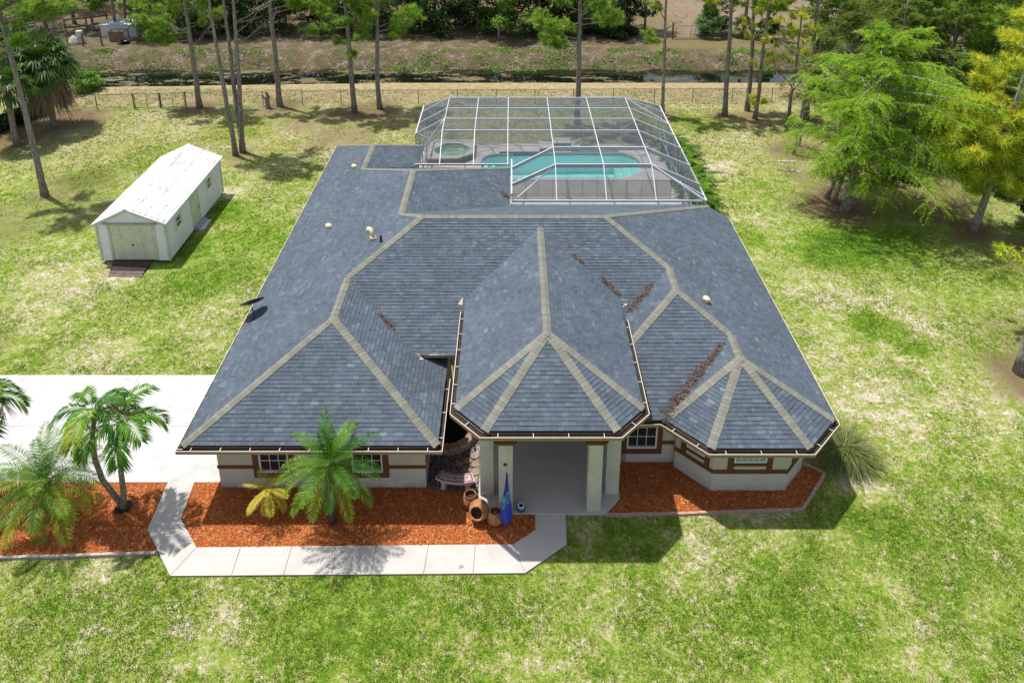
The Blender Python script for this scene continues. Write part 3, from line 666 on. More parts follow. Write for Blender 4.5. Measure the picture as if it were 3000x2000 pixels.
fr = wall(BAY[2], BAY[3], -.05, ZT); trim(fr, [(0, 1.33, .77, .92, .03)], 'wall_band'); trim(fr, [(.3, .5, .92, 2.4, .03)])
wall((20.5, 1.82), (20.5, 15.4), -.05, ZT); wall((20.5, 15.4), (9.65, 15.4), -.05, ZT); wall((9.65, 15.4), (9.65, 19.75), -.05, ZT); wall((9.65, 19.75), (4.62, 19.75), -.05, ZT)
wall((4.62, 19.75), (4.62, 22.9), -.05, ZT); wall((4.62, 22.9), (.81, 22.9), -.05, ZT)
# porch columns and the entry soffit
COLM = simple('column_stucco', (.50, .485, .43), .9, .12, 1.5, bump=(60, .3, .006), fine=(9, .05))
for (x, y) in ((9.70, .81), (10.32, .21), (13.15, .22), (13.81, .87)):
    m = MB(); m.box((x - .222, y - .222, .10), (x + .222, y + .222, 3.84)); c_ = m.build('column', COLM, house)
    k = MB(); a, b = .225, .36
    k.add([(x - a, y - a, 2.74), (x + a, y - a, 2.74), (x + a, y + a, 2.74), (x - a, y + a, 2.74), (x - b, y - b, 2.98), (x + b, y - b, 2.98), (x + b, y + b, 2.98), (x - b, y + b, 2.98)], [(0, 3, 2, 1), (4, 5, 6, 7), (0, 1, 5, 4), (1, 2, 6, 5), (2, 3, 7, 6), (3, 0, 4, 7)])
    k.build('capital', BROWN, c_)
m = MB(); m.prism([(EL + .2, 4.68), (EL + .2, q1[1] + .12), (q2[0] + .1, YE + .22), (q3[0] - .1, YE + .22), (EW - .2, q4[1] + .12), (EW - .2, 4.68)], 3.845, 3.87); m.build('porch_ceiling', simple('soffit', (.5, .46, .4)), house)
# soffits under the eaves
for poly, z in (([(.15, 23.6), (.15, .15), (8.2, .15), (8.2, .96), (.8, .96), (.8, 23.6)], HE - .13), ([(14.3, 1.25), (15.4, 1.25), (16.7, .05), (19.9, .05), (21.05, 1.2), (21.05, 14.8), (20.5, 14.8), (20.5, 1.8), (19.6, .84), (17.1, .84), (16.1, 1.84), (14.3, 2.03)], HE - .13)):
    m = MB(); m.poly([(p[0], p[1], z) for p in poly]); m.build('soffit', simple('soffit_board', (.42, .36, .28)), house)
# roof vents and plumbing pipe
VENT = simple('vent_cream', (.66, .55, .36), .6, .12, 8)
def gooseneck(x, y, z, s=1.0, long=False):
    m = MB(); ax = Matrix.Rotation(R(24), 3, 'Y')
    m.lathe([(.0, -.04), (.13 * s, -.04), (.13 * s, .05), (.15 * s, .07), (.15 * s, .13 * s), (.12 * s, .17 * s), (.0, .18 * s)], (x, y, z + .03), 20, ax)
    if long:
        pts = [(x + .05, y - .02, z + .05), (x, y, z + .34), (x - .05, y + .06, z + .46), (x - .14, y + .14, z + .44), (x - .2, y + .2, z + .32)]
        m.tube(pts, [.09, .09, .10, .105, .11], 14)
    m.build('roof_vent', VENT, house, True)
gooseneck(2.13, 12.18, 3.46); gooseneck(4.74, 9.1, 4.65, 1.0, True); gooseneck(2.06, 18.6, 3.43); gooseneck(17.75, 5.63, 4.07)
m = MB(); m.lathe([(.05, -.1), (.05, .30), (.038, .30), (.038, .2)], (5.2, 8.58, 4.85), 14); m.lathe([(.11, -.04), (.055, .05)], (5.2, 8.58, 4.86), 14); m.build('vent_pipe', simple('pipe_dark', (.035, .035, .04), .6), house)

# satellite dish on the left eave
DISH = simple('dish_grey', (.045, .05, .058), .5, .1, 5, spec=.4)
dish = empty('satellite_dish', (.45, 6.5, 2.72), 'dark grey satellite dish on a short mast at the left eave', 'satellite dish')
m = MB(); m.tube([(.45, 6.5, 2.70), (.45, 6.5, 3.0), (.38, 6.62, 3.12)], .025, 8); m.lathe([(.09, 0), (.09, .02), (0, .025)], (.45, 6.5, 2.72), 12); m.build('mast', DISH, dish)
nrm_ = Vector((-.35, .55, .75)).normalized(); ax = nrm_.to_track_quat('Z', 'Y').to_matrix(); cdish = Vector((.36, 6.78, 3.2))
m = MB(); prof = [(r_ * .48, .34 * (r_ * .48) ** 2) for r_ in (0, .25, .5, .75, .9, 1)]; m.lathe(prof + [(.488, .078)] + [(a_, b_ - .012) for a_, b_ in prof[::-1]], tuple(cdish), 32, ax); m.build('reflector', DISH, dish, True)
m = MB(); m.tube([cdish - ax @ Vector((0, .44, -.02)), cdish + nrm_ * .30 - ax @ Vector((0, .38, 0)), cdish + nrm_ * .52 - ax @ Vector((0, .12, 0))], .018, 6)
arm = m.build('arm', simple('dish_arm', (.5, .52, .54), .5), dish); m = MB(); c_ = cdish + nrm_ * .52 - ax @ Vector((0, .12, 0)); m.lathe([(0, -.09), (.045, -.09), (.045, .05), (.03, .09), (0, .09)], tuple(c_), 12, ax); m.build('receiver', simple('lnb', (.55, .57, .58), .5), arm)

# pine needles caught in the valleys
NEED = simple('fallen_needles', None, .95, .2, 6, ramp=[(0, (.11, .07, .055)), (.5, (.25, .17, .135)), (1, (.42, .33, .29))])
def needles(name, a, b, k, w0, w1, n, label, face2=None):
    a = Vector(a); b = Vector(b); m = []
    r = np.random.default_rng(int(a.x * 100)); V_ = []
    for i in range(n):
        tt = r.uniform(0, 1) ** .9; c_ = a.lerp(b, tt); wd = w0 + (w1 - w0) * tt
        x = c_.x + r.normal(0, wd); y = c_.y + r.normal(0, wd)
        zz = max(zon(q, (x, y)) for q in k) + .03 + abs(r.normal(0, .022)); A = r.uniform(0, PI); l = r.uniform(.04, .11); w_ = .006
        V_ += [(x - math.cos(A) * l, y - math.sin(A) * l, zz + r.normal(0, .015)), (x + math.cos(A) * l, y + math.sin(A) * l, zz + r.normal(0, .015)), (x - math.sin(A) * w_, y + math.cos(A) * w_, zz + .01)]
    me = np_mesh('pine_needles', np.array(V_), np.arange(len(V_)).reshape(-1, 3), r.uniform(0, 1, n))
    tag(link('pine_needles', me, NEED), label, 'pine needles', kind='stuff')
needles('n', (N2[0] - .35, N2[1] - .35, 0), (BL + .15, Y2E + .2, 0), ('bay_left', 'right_front'), .05, .13, 2600, 'strip of brown pine needles in the valley behind the bay roof')
vz = lambda x, y: 0
needles('n', (15.9, 6.4, 0), (14.9, 5.4, 0), ('right_small', 'main_front'), .05, .09, 700, 'brown pine needles in the valley right of the entry ridge')
needles('n', (14.0, 6.65, 0), (14.6, 6.02, 0), ('entry_right', 'main_front'), .04, .07, 500, 'brown pine needles at the right foot of the entry roof valley')
needles('n', (12.9, 7.7, 0), (13.3, 7.3, 0), ('entry_right', 'main_front'), .03, .05, 250, 'thin brown pine needles higher in the entry roof valley')
needles('n', (5.6, 5.3, 0), (6.2, 4.72, 0), ('wing_right', 'main_front'), .04, .06, 350, 'brown pine needles in the garage wing valley')
needles('n', (10.3, 15.9, 0), (10.1, 16.2, 0), ('second_right', 'back'), .08, .1, 350, 'brown pine needles by the pool cage corner on the roof')
# ------------------------------------------------------------------ pool deck, pool, spa
from mathutils.geometry import tessellate_polygon
DECKC = simple('pool_deck_coat', (.52, .49, .465), .85, .12, 1.3, fine=(60, .08), bump=(50, .2, .004))
POOL = [(9.66, 28.1), (8.98, 27.92), (8.6, 27.4), (8.48, 26.5), (8.6, 25.6), (9.0, 24.95), (9.7, 24.5), (17.2, 24.42), (17.9, 24.65), (18.45, 25.15), (18.78, 25.8), (18.85, 26.7), (18.62, 27.5), (18.2, 28.0), (17.7, 28.22), (15.02, 28.3), (12.4, 28.18)]
def ring_plate(name, outer, hole, z0, z1, mat, parent=None):
    o = [Vector((p[0], p[1], 0)) for p in outer]; h = [Vector((p[0], p[1], 0)) for p in hole]
    tr = tessellate_polygon([o, h]); al = o + h; n = len(al); m = MB(); vs_ = [(p.x, p.y, z1) for p in al] + [(p.x, p.y, z0) for p in al]; fs = []
    for a in tr:
        p, q, r_ = (al[i] for i in a)
        if (q - p).cross(r_ - p).z < 0: a = a[::-1]
        fs.append(tuple(a)); fs.append(tuple(i + n for i in a[::-1]))
    for L, s in ((len(o), 0), (len(h), len(o))):
        fs += [(s + i, s + (i + 1) % L, n + s + (i + 1) % L, n + s + i) for i in range(L)]
    m.add(vs_, fs); return m.build(name, mat, parent)
dk = ring_plate('pool_deck', [(9.86, 15.6), (20.3, 15.6), (20.42, 29.65), (4.6, 29.65), (4.6, 23.1), (4.85, 23.0), (4.85, 19.96), (9.86, 19.96)], POOL, -.12, .03, DECKC); tag(dk, kind='structure')
t = NT('pool_water'); tr_ = t.n('ShaderNodeBsdfTransparent'); tr_.inputs[0].default_value = (.62, .96, .97, 1)
gl = t.n('ShaderNodeBsdfGlossy'); gl.inputs['Roughness'].default_value = .03; fz = t.n('ShaderNodeFresnel'); fz.inputs[0].default_value = 1.33
bp_ = t.bump(t.noise(5, 3, .5, dist=.6), .25, .02); t.l(bp_, gl.inputs['Normal']); t.l(bp_, fz.inputs['Normal'])
mx = t.n('ShaderNodeMixShader'); t.l(fz.outputs[0], mx.inputs[0]); t.l(tr_.outputs[0], mx.inputs[1]); t.l(gl.outputs[0], mx.inputs[2]); t.l(mx.outputs[0], t.out.inputs[0]); WATER = t.m
t = NT('spa_water'); tr_ = t.n('ShaderNodeBsdfTransparent'); tr_.inputs[0].default_value = (.72, .93, .80, 1)
gl = t.n('ShaderNodeBsdfGlossy'); gl.inputs['Roughness'].default_value = .03; fz = t.n('ShaderNodeFresnel'); fz.inputs[0].default_value = 1.33
mx = t.n('ShaderNodeMixShader'); t.l(fz.outputs[0], mx.inputs[0]); t.l(tr_.outputs[0], mx.inputs[1]); t.l(gl.outputs[0], mx.inputs[2]); t.l(mx.outputs[0], t.out.inputs[0]); SPAW = t.m
PLAST = simple('pool_plaster', (.62, .92, .92), .7, .06, .8); STEPM = simple('pool_step', (.70, .82, .74), .7, .06, 2); TILE = simple('waterline_tile', (.02, .085, .10), .25, .35, 14, spec=.5)
pool = empty('swimming_pool', (13.6, 26.3, 0), 'turquoise swimming pool with rounded ends inside the screen cage', 'swimming pool')
def basin(poly, z0, z1, mat, name, parent, floor=True):
    n = len(poly); m = MB()
    ar = sum(poly[i][0] * poly[(i + 1) % n][1] - poly[(i + 1) % n][0] * poly[i][1] for i in range(n)); P = poly if ar > 0 else poly[::-1]
    for i in range(n):
        a, b = P[i], P[(i + 1) % n]; m.poly([(b[0], b[1], z0), (a[0], a[1], z0), (a[0], a[1], z1), (b[0], b[1], z1)])
    if floor: m.poly([(p[0], p[1], z0) for p in P])
    return m.build(name, mat, parent)
basin(POOL, -1.45, -.20, PLAST, 'basin', pool); basin(POOL, -.20, -.121, TILE, 'tile_band', pool, False)
def inset(poly, k): c_ = Vector((sum(p[0] for p in poly) / len(poly), sum(p[1] for p in poly) / len(poly))); return [(c_.x + (p[0] - c_.x) * k, c_.y + (p[1] - c_.y) * k) for p in poly]
for z, x0 in ((-.42, 18.25), (-.72, 17.75), (-1.02, 17.3)):
    pts = [p for p in POOL if p[0] > x0 + .05]; yy = [p[1] for p in pts]
    m = MB(); m.prism([(x0, min(yy))] + sorted([(p[0] - .01, p[1]) for p in pts], key=lambda p: p[1]) + [(x0, max(yy))], -1.44 + z * .001, z); m.build('pool_step', STEPM, pool)
for z, x0 in ((-.42, 8.95), (-.72, 9.4), (-1.02, 9.85)):
    pts = [p for p in POOL if p[0] < x0 - .04]; yy = [p[1] for p in pts]
    m = MB(); m.prism([(x0, max(yy))] + sorted([(p[0] + .01, p[1]) for p in pts], key=lambda p: -p[1]) + [(x0, min(yy))], -1.43 + z * .001, z); m.build('pool_step', STEPM, pool)
m = MB(); m.poly([(p[0], p[1], -.12) for p in POOL]); m.build('water', WATER, pool)
for (x0, x1, y0, y1, z) in ((9.68, 12.36, 28.14, 29.40, .15), (12.37, 13.25, 28.34, 29.45, .30), (13.26, 14.44, 28.55, 29.45, .58), (14.45, 15.08, 28.42, 29.45, .32), (15.09, 17.6, 28.34, 28.62, .12)):
    m = MB(); m.box((x0, y0, .032), (x1, y1, z)); lg = m.build('raised_ledge', DECKC, pool)
    k = MB(); k.box((x0 + .01, y0 - .012, -.118), (x1 - .01, y0 - .001, z - .05)); k.build('ledge_tile', TILE, lg)
spa = empty('spa', (6.5, 27.9, 0), 'raised octagonal spa with dark tiled sides and pale green water', 'spa')
SO = [(5.0, 29.42), (5.0, 26.35), (7.07, 26.40), (8.04, 27.25), (8.04, 29.42)]; SI = [(5.42, 27.85), (5.45, 27.35), (6.10, 26.84), (7.05, 26.86), (7.66, 27.5), (7.66, 28.2), (6.95, 28.86), (6.05, 28.82)]
ring_plate('spa_deck', SO, SI, .38, .45, DECKC, spa)
t = NT('spa_side_tile'); t.principled(t.ramp(t.noise(16, 3, .7), [(.35, (.035, .026, .02)), (.6, (.10, .075, .06))]), .4, .4); basin([(p[0], p[1]) for p in inset(SO, .994)][::-1], .03, .38, t.m, 'side_tiles', spa, False)
mm_ = [o for o in bpy.data.objects if o.name == 'side_tiles'][0].data; mm_.flip_normals()
SPAP = simple('spa_plaster', (.62, .72, .60), .7, .05, 2)
basin(SI, -.45, .32, SPAP, 'basin', spa); basin(SI, .32, .379, TILE, 'tile_band', spa, False)
ring_plate('seat', inset(SI, .995), inset(SI, .55), -.2, -.06, SPAP, spa); ring_plate('step', inset(SI, .995), inset(SI, .80), -.059, .1, SPAP, spa)
m = MB(); m.poly([(p[0], p[1], .27) for p in SI]); m.build('water', SPAW, spa)
m = MB(); m.lathe([(0, 0), (.09, 0), (.09, .01), (0, .012)], (5.3, 26.95, .45), 16); m.build('skimmer_lid', simple('lid_dark', (.03, .03, .03)), spa)

# ------------------------------------------------------------------ screen cage
ALU = simple('white_aluminium', (.52, .545, .585), .45, .07, 3, spec=.5)
t = NT('insect_screen'); tr_ = t.n('ShaderNodeBsdfTransparent'); tr_.inputs[0].default_value = (1, 1, 1, 1); df = t.n('ShaderNodeBsdfDiffuse')
cl_ = t.mix(t.ramp(t.noise(1.3, 4, .7), [(.4, 0.0), (.75, .6)]), (.075, .09, .105), (.17, .185, .2)); cl_ = t.mix(t.ramp(t.noise(26, 2, .8), [(.72, 0.0), (.8, 1.0)]), cl_, (.5, .5, .5)); t.l(cl_, df.inputs[0])
mx = t.n('ShaderNodeMixShader'); mx.inputs[0].default_value = .46; t.l(tr_.outputs[0], mx.inputs[1]); t.l(df.outputs[0], mx.inputs[2]); t.l(mx.outputs[0], t.out.inputs[0]); SCR = t.m
cage = empty('pool_screen_cage', (12.5, 24, .03), 'white aluminium screen cage with mansard roof over the pool', 'pool enclosure')
ZW, ZF = 2.8, 3.8; CXR, CXL, CYB = 20.42, 4.62, 29.6; XSs = [6.44, 8.34, 10.28, 12.81, 15.36, 17.9]; YSs = [28.5, 26.55, 24.8, 22.95, 20.5, 18.25]
def beam(p, q, w_=.042, h=.08, name='beam', up=(0, 0, 1)):
    m = MB(); m.bar(p, q, w_, h, up); return m.build(name, ALU, cage)
def screen(*pts):
    m = MB(); m.poly(pts); m.build('screen_panel', SCR, cage)
fy = lambda x: (22.95, 20.66, 2.63) if x < 11 else (18.25, 16.42, 2.6)
for x in XSs:
    b_, g_, gz = fy(x)
    beam((x, 28.5, ZF), (x, b_, ZF)); beam((x, b_, ZF), (x, g_, gz)); beam((x, 28.5, ZF), (x, CYB, ZW)); beam((x, CYB, .03), (x, CYB, ZW), .05, .07, 'post', (0, 1, 0))
for y in YSs[:4]: beam((6.44, y, ZF - .002), (17.9, y, ZF - .002), .05, .085, 'purlin')
for y in YSs[4:]: beam((12.81, y, ZF - .055), (17.9, y, ZF - .055), .06, .22, 'purlin')
RW = [(28.5, 28.4), (26.55, 26.3), (24.8, 24.5), (22.95, 22.6), (20.5, 20.2), (18.25, 17.9)]
for i, (y, y2) in enumerate(RW):
    hh = .22 if i > 3 else .09; beam((17.9, y, ZF - (.055 if i > 3 else 0)), (CXR, y2, ZW - (.055 if i > 3 else 0)), .055, hh, 'rafter'); beam((CXR, y2, .03), (CXR, y2, ZW), .07, .05, 'post', (0, 1, 0))
for y in YSs[:3]: beam((6.44, y, ZF), (CXL, y, ZW), .055, .09, 'rafter'); beam((CXL, y, .03), (CXL, y, ZW), .07, .05, 'post', (0, 1, 0))
beam((6.44, 22.95, ZF), (5.36, 23.1, 2.68), .055, .09, 'rafter'); beam((6.44, 24.8, ZF), (5.36, 23.75, 2.6), .055, .09, 'rafter')
beam((12.81, 20.5, ZF - .055), (10.52, 19.5, 2.98), .06, .2, 'rafter'); beam((12.81, 18.25, ZF - .055), (10.52, 17.5, 2.98), .06, .2, 'rafter'); beam((12.7, 18.2, ZF - .1), (10.8, 16.6, 2.72), .04, .05, 'brace')
for p, q in (((17.9, 28.5, ZF), (CXR, CYB, ZW)), ((6.44, 28.5, ZF), (CXL, CYB, ZW)), ((17.9, 18.25, ZF), (CXR, 16.3, 2.66))): beam(p, q, .06, .10, 'hip_beam')
for p, q in (((CXL, CYB, ZW), (CXR, CYB, ZW)), ((CXR, CYB, ZW), (CXR, 16.3, ZW - .1)), ((CXL, CYB, ZW), (CXL, 24.9, ZW)), ((CXL, 24.9, ZW), (5.42, 24.3, ZW - .1)), ((10.52, 16.42, 2.62), (CXR, 16.42, 2.62)), ((4.2, 20.72, 2.66), (10.48, 20.72, 2.66)), ((10.50, 16.5, 2.95), (10.50, 20.7, 2.95))): beam(p, q, .07, .10, 'top_rail')
for p, q in (((CXL, CYB - .001, .95), (CXR, CYB - .001, .95)), ((CXR - .001, CYB, .95), (CXR - .001, 16.4, .95)), ((CXL + .001, CYB, .95), (CXL + .001, 24.9, .95)), ((CXL, CYB, .06), (CXR, CYB, .06)), ((CXR, CYB, .06), (CXR, 16.4, .06))): beam(p, q, .045, .06, 'chair_rail')
for (x, y) in ((CXL, CYB), (CXR, CYB), (CXL, 24.9), (CXR, 16.4), (5.0, 24.62), (5.3, 24.4)): beam((x, y, .03), (x, y, ZW - (.05 if y < 17 else 0)), .06, .06, 'post', (0, 1, 0))
for p, q in (((17.7, CYB, .98), (CXR, CYB, ZW)), ((17.7, CYB, .92), (CXR, CYB, .1)), ((CXL, CYB, ZW), (6.57, CYB, .98)), ((10.3, CYB, .95), (12.4, CYB, .06)), ((6.5, 28.45, ZF - .03), (8.34, CYB - .2, ZW + .15)), ((8.4, 28.45, ZF - .03), (10.28, CYB - .2, ZW + .15)), ((15.3, 28.45, ZF - .03), (12.85, CYB - .2, ZW + .15)), ((17.85, 28.45, ZF - .03), (15.4, CYB - .2, ZW + .15)),
             ((18.0, 28.4, ZF - .03), (CXR, 26.4, ZW + .03)), ((CXR, CYB - .1, ZW), (CXR, 26.3, .95)), ((CXR, 24.5, ZW), (CXR, 22.6, .1)), ((17.95, 18.2, ZF - .08), (CXR, 16.7, 2.75)), ((CXR, 26.3, .95), (CXR, 22.7, .06))): beam(p, q, .04, .05, 'brace')
for i in range(5):
    x0, x1 = XSs[i], XSs[i + 1]
    for j in range(5):
        if j >= 3 and i < 3: continue
        screen((x0, YSs[j], ZF - .01), (x1, YSs[j], ZF - .01), (x1, YSs[j + 1], ZF - .01), (x0, YSs[j + 1], ZF - .01))
    screen((x0, 28.5, ZF - .01), (x1, 28.5, ZF - .01), (x1, CYB, ZW - .01), (x0, CYB, ZW - .01))
    screen((x0, CYB + .002, .06), (x1, CYB + .002, .06), (x1, CYB + .002, .95), (x0, CYB + .002, .95)); screen((x0, CYB + .002, .95), (x1, CYB + .002, .95), (x1, CYB + .002, ZW), (x0, CYB + .002, ZW))
    b_, g_, gz = fy(x0 if i != 2 else 11.5)
    if i < 2: screen((x0, b_, ZF - .01), (x1, b_, ZF - .01), (x1, g_, gz), (x0, g_, gz))
    elif i > 2: screen((x0, b_, ZF - .01), (x1, b_, ZF - .01), (x1, g_, gz), (x0, g_, gz))
screen((10.28, 22.95, ZF - .01), (12.81, 22.95, ZF - .01), (12.81, 20.5, ZF - .01), (10.5, 20.6, 2.95)); screen((10.28, 22.95, ZF - .01), (10.5, 20.6, 2.95), (10.28, 20.66, 2.64))
screen((12.81, 20.5, ZF - .01), (12.81, 18.25, ZF - .01), (10.52, 17.5, 2.98), (10.52, 19.5, 2.98)); screen((12.81, 18.25, ZF - .01), (12.81, 16.42, 2.6), (10.52, 16.42, 2.6), (10.52, 17.5, 2.97)); screen((12.81, 20.5, ZF - .01), (10.52, 19.5, 2.98), (10.5, 20.6, 2.96))
RW2 = [(28.5, CYB)] + RW[1:]
for (a, b), (c_, d_) in zip(RW2[:-1], RW2[1:]):
    screen((17.9, a, ZF - .01), (CXR, b, ZW - .01), (CXR, d_, ZW - .01), (17.9, c_, ZF - .01)); screen((CXR + .002, b, .06), (CXR + .002, d_, .06), (CXR + .002, d_, .95), (CXR + .002, b, .95)); screen((CXR + .002, b, .95), (CXR + .002, d_, .95), (CXR + .002, d_, ZW), (CXR + .002, b, ZW))
screen((17.9, 18.25, ZF - .01), (CXR, 17.9, ZW - .01), (CXR, 16.42, ZW - .1), (17.9, 16.42, 2.6)); screen((17.9, 28.5, ZF - .01), (CXR, CYB, ZW - .01), (17.9, CYB, ZW - .01)); screen((17.9, CYB, .06), (CXR, CYB, .06), (CXR, CYB, ZW), (17.9, CYB, ZW))
screen((CXR + .002, 17.9, .06), (CXR + .002, 16.42, .06), (CXR + .002, 16.42, 2.7), (CXR + .002, 17.9, ZW))
screen((6.44, 28.5, ZF - .01), (6.44, CYB, ZW - .01), (CXL, CYB, ZW - .01)); screen((CXL, CYB, .06), (6.44, CYB, .06), (6.44, CYB, ZW), (CXL, CYB, ZW))
for a, b in zip(YSs[:2], YSs[1:3]): screen((6.44, a, ZF - .01), (6.44, b, ZF - .01), (CXL, b, ZW - .01), (CXL, a if a < 28 else CYB, ZW - .01)); screen((CXL - .002, a if a < 28 else CYB, .06), (CXL - .002, b, .06), (CXL - .002, b, ZW), (CXL - .002, a if a < 28 else CYB, ZW))
screen((6.44, 24.8, ZF - .01), (6.44, 22.95, ZF - .01), (5.36, 23.1, 2.7), (CXL, 24.8, ZW - .01)); screen((6.44, 22.95, ZF - .01), (6.44, 20.66, 2.64), (5.36, 20.7, 2.64), (5.36, 23.1, 2.7))
dr_ = beam((CXR - .03, 19.72, .06), (CXR - .03, 19.72, 2.1), .05, .05, 'screen_door', (0, 1, 0))
for k in range(14):
    m = MB(); m.bar((CXR - .035, 19.75, .1 + k * .06), (CXR - .035, 20.75, .1 + k * .06), .045, .012, (.6, 0, .8)); m.build('louvre_slat', ALU, dr_)
m = MB(); m.bar((CXR - .03, 20.78, .06), (CXR - .03, 20.78, 2.1), .05, .05, (0, 1, 0)); m.build('door_stile', ALU, dr_)
# pool safety fence
sf = empty('pool_safety_fence', (15, 21.75, .03), 'low dark mesh safety fence with thin poles before the pool', 'pool fence')
BLK = simple('fence_black', (.05, .05, .055), .6)
t = NT('safety_mesh'); tr_ = t.n('ShaderNodeBsdfTransparent'); df = t.n('ShaderNodeBsdfDiffuse'); df.inputs[0].default_value = (.05, .048, .046, 1); mx = t.n('ShaderNodeMixShader'); mx.inputs[0].default_value = .42; t.l(tr_.outputs[0], mx.inputs[1]); t.l(df.outputs[0], mx.inputs[2]); t.l(mx.outputs[0], t.out.inputs[0]); SMESH = t.m
xs_ = [10.3 + .866 * i for i in range(12)]
for i, x in enumerate(xs_):
    big = i in (4, 8); m = MB(); m.bar((x, 21.75, .03), (x, 21.75, 1.2), .09 if big else .022, .09 if big else .022, (0, 1, 0)); m.build('pole', ALU if big else BLK, sf)
    if i < 11: m = MB(); m.poly([(x + .012, 21.75, .06), (x + .85, 21.75, .06), (x + .85, 21.75, 1.2), (x + .012, 21.75, 1.2)]); m.build('mesh_panel', SMESH, sf)
# ------------------------------------------------------------------ shed
SID = simple('siding_white', (.70, .73, .74), .6, .08, 1.2, fine=(8, .06)); SHTR = simple('shed_trim', (.50, .53, .44), .7, .15, 3); GDOOR = simple('garage_door_paint', (.56, .58, .46), .65, .12, 2.5, fine=(20, .05))
t = NT('shed_roof_metal'); sx = t.noise(.9, 5, .7); stn = t.noise(5, 4, .75, sx=(1, .25, 1))
c = t.mix(t.ramp(t.math('ADD', t.math('MULTIPLY', sx, .5), t.math('MULTIPLY', stn, .5)), [(.50, 0.0), (.62, .75)]), (.62, .615, .62), (.34, .32, .34)); t.principled(c, .55, .35); SROOF = t.m
shed = empty('storage_shed', (-8.35, 18.6, 0), 'white sided storage shed with roll up door and pale metal roof', 'shed')
SX0, SX1, SY0, SY1, SZ0, SZ1, SRZ, SRX = -10.03, -6.65, 14.85, 22.4, .14, 2.25, 3.0, -8.45
def lap(p, q, z0, z1, inn, name, holes=(), top=None):
    m = MB(); p = Vector((p[0], p[1])); q = Vector((q[0], q[1])); L = (q - p).length; d = (q - p) / L; out = Vector((d.y, -d.x)); n = int(round((z1 - z0) / .115)); dz = (z1 - z0) / n
    for i in range(n):
        za, zb = z0 + i * dz, z0 + (i + 1) * dz; segs = [(0, L)]
        if top:
            a, b = top(za), top(zb); segs = [(max(0, a[0]), min(L, a[1]))]
        for h in holes:
            if h[2] < (za + zb) / 2 < h[3]:
                segs = [s for (a, b) in segs for s in ((a, min(b, h[0])), (max(a, h[1]), b)) if s[1] - s[0] > .01]
        for (a, b) in segs:
            A = p + d * a; B_ = p + d * b; o1 = out * .03; o2 = out * .004
            m.add([(A.x + o1.x, A.y + o1.y, za), (B_.x + o1.x, B_.y + o1.y, za), (B_.x + o2.x, B_.y + o2.y, zb), (A.x + o2.x, A.y + o2.y, zb), (A.x - out.x * .04, A.y - out.y * .04, za), (B_.x - out.x * .04, B_.y - out.y * .04, za), (B_.x - out.x * .04, B_.y - out.y * .04, zb), (A.x - out.x * .04, A.y - out.y * .04, zb)],
                  [(0, 1, 2, 3), (0, 4, 5, 1), (4, 7, 6, 5), (3, 2, 6, 7), (0, 3, 7, 4), (1, 5, 6, 2)], random.random())
    return m.build(name, SID, shed)
lap((SX0, SY0), (SX1, SY0), SZ0, SZ1, None, 'siding', [(.5, 2.86, 0, 2.12)])
lap((SX0, SY0), (SX1, SY0), SZ1, SRZ - .06, None, 'siding', top=lambda z: ((z - SZ1) / (SRZ - SZ1) * (SRX - SX0), (SX1 - SX0) - (z - SZ1) / (SRZ - SZ1) * (SX1 - SRX)))
fr_s = lambda u, z, o=0.0: Vector((SX1 + o, SY0 + u, z))
lap((SX1, SY0), (SX1, SY1), SZ0, SZ1, None, 'siding', [(1.15, 1.8, 1.22, 1.85), (3.0, 4.15, 0, 2.0), (5.38, 5.98, 1.28, 1.9)])
lap((SX1, SY1), (SX0, SY1), SZ0, SZ1, None, 'siding'); lap((SX0, SY1), (SX0, SY0), SZ0, SZ1, None, 'siding')
m = MB(); m.box((SX0 + .06, SY0 + .06, SZ0), (SX1 - .06, SY1 - .06, SZ1 - .05)); m.build('dark_infill', simple('shed_dark', (.03, .03, .03)), shed)  # added solid near-black box filling the shed behind its siding
for (x, y) in ((SX0, SY0), (SX1, SY0), (SX1, SY1)): m = MB(); m.box((x - .05, y - .05, SZ0 - .02), (x + .05, y + .05, SZ1)); m.build('corner_board', SHTR, shed)
m = MB(); m.box((SX0 + .5, SY0 - .045, .16), (SX0 + .62, SY0 + .0, 2.16)); m.box((SX0 + 2.74, SY0 - .045, .16), (SX0 + 2.86, SY0 + .0, 2.16)); m.build('door_jamb', SHTR, shed)
m = MB(); m.box((SX0 + .34, SY0 - .07, 2.16), (SX0 + 3.02, SY0 + .0, 2.26)); m.build('door_header', simple('header_grey', (.30, .29, .25), .8, .2), shed)
gd = MB(); gd.box((SX0 + .62, SY0 - .005, .17), (SX0 + 2.74, SY0 + .05, 2.16)); gd = gd.build('garage_door', GDOOR, shed)
for i in range(4):
    for j in range(4):
        a = SX0 + .62 + .53 * i; z = .17 + .4975 * j; m = MB(); m.box((a + .05, SY0 - .022, z + .09), (a + .48, SY0 - .006, z + .41)); m.box((a + .0, SY0 - .012, z + .0), (a + .53, SY0 - .0055, z + .012)); m.build('door_panel', GDOOR, gd)
m = MB(); m.box((SX0 + 1.62, SY0 - .06, .98), (SX0 + 1.70, SY0 - .02, 1.05)); m.build('handle', simple('handle_dark', (.05, .05, .05)), gd)
m = MB(); fbox(m, fr_s, 3.06, 4.09, .2, 1.95, .015, -.03); dd = m.build('door', GDOOR, shed); m = MB(); fbox(m, fr_s, 3.0, 3.06, .16, 2.0, .03, -.03); fbox(m, fr_s, 4.09, 4.15, .16, 2.0, .03, -.03); fbox(m, fr_s, 3.06, 4.09, 1.95, 2.0, .03, -.03); m.build('door_frame', SHTR, dd)
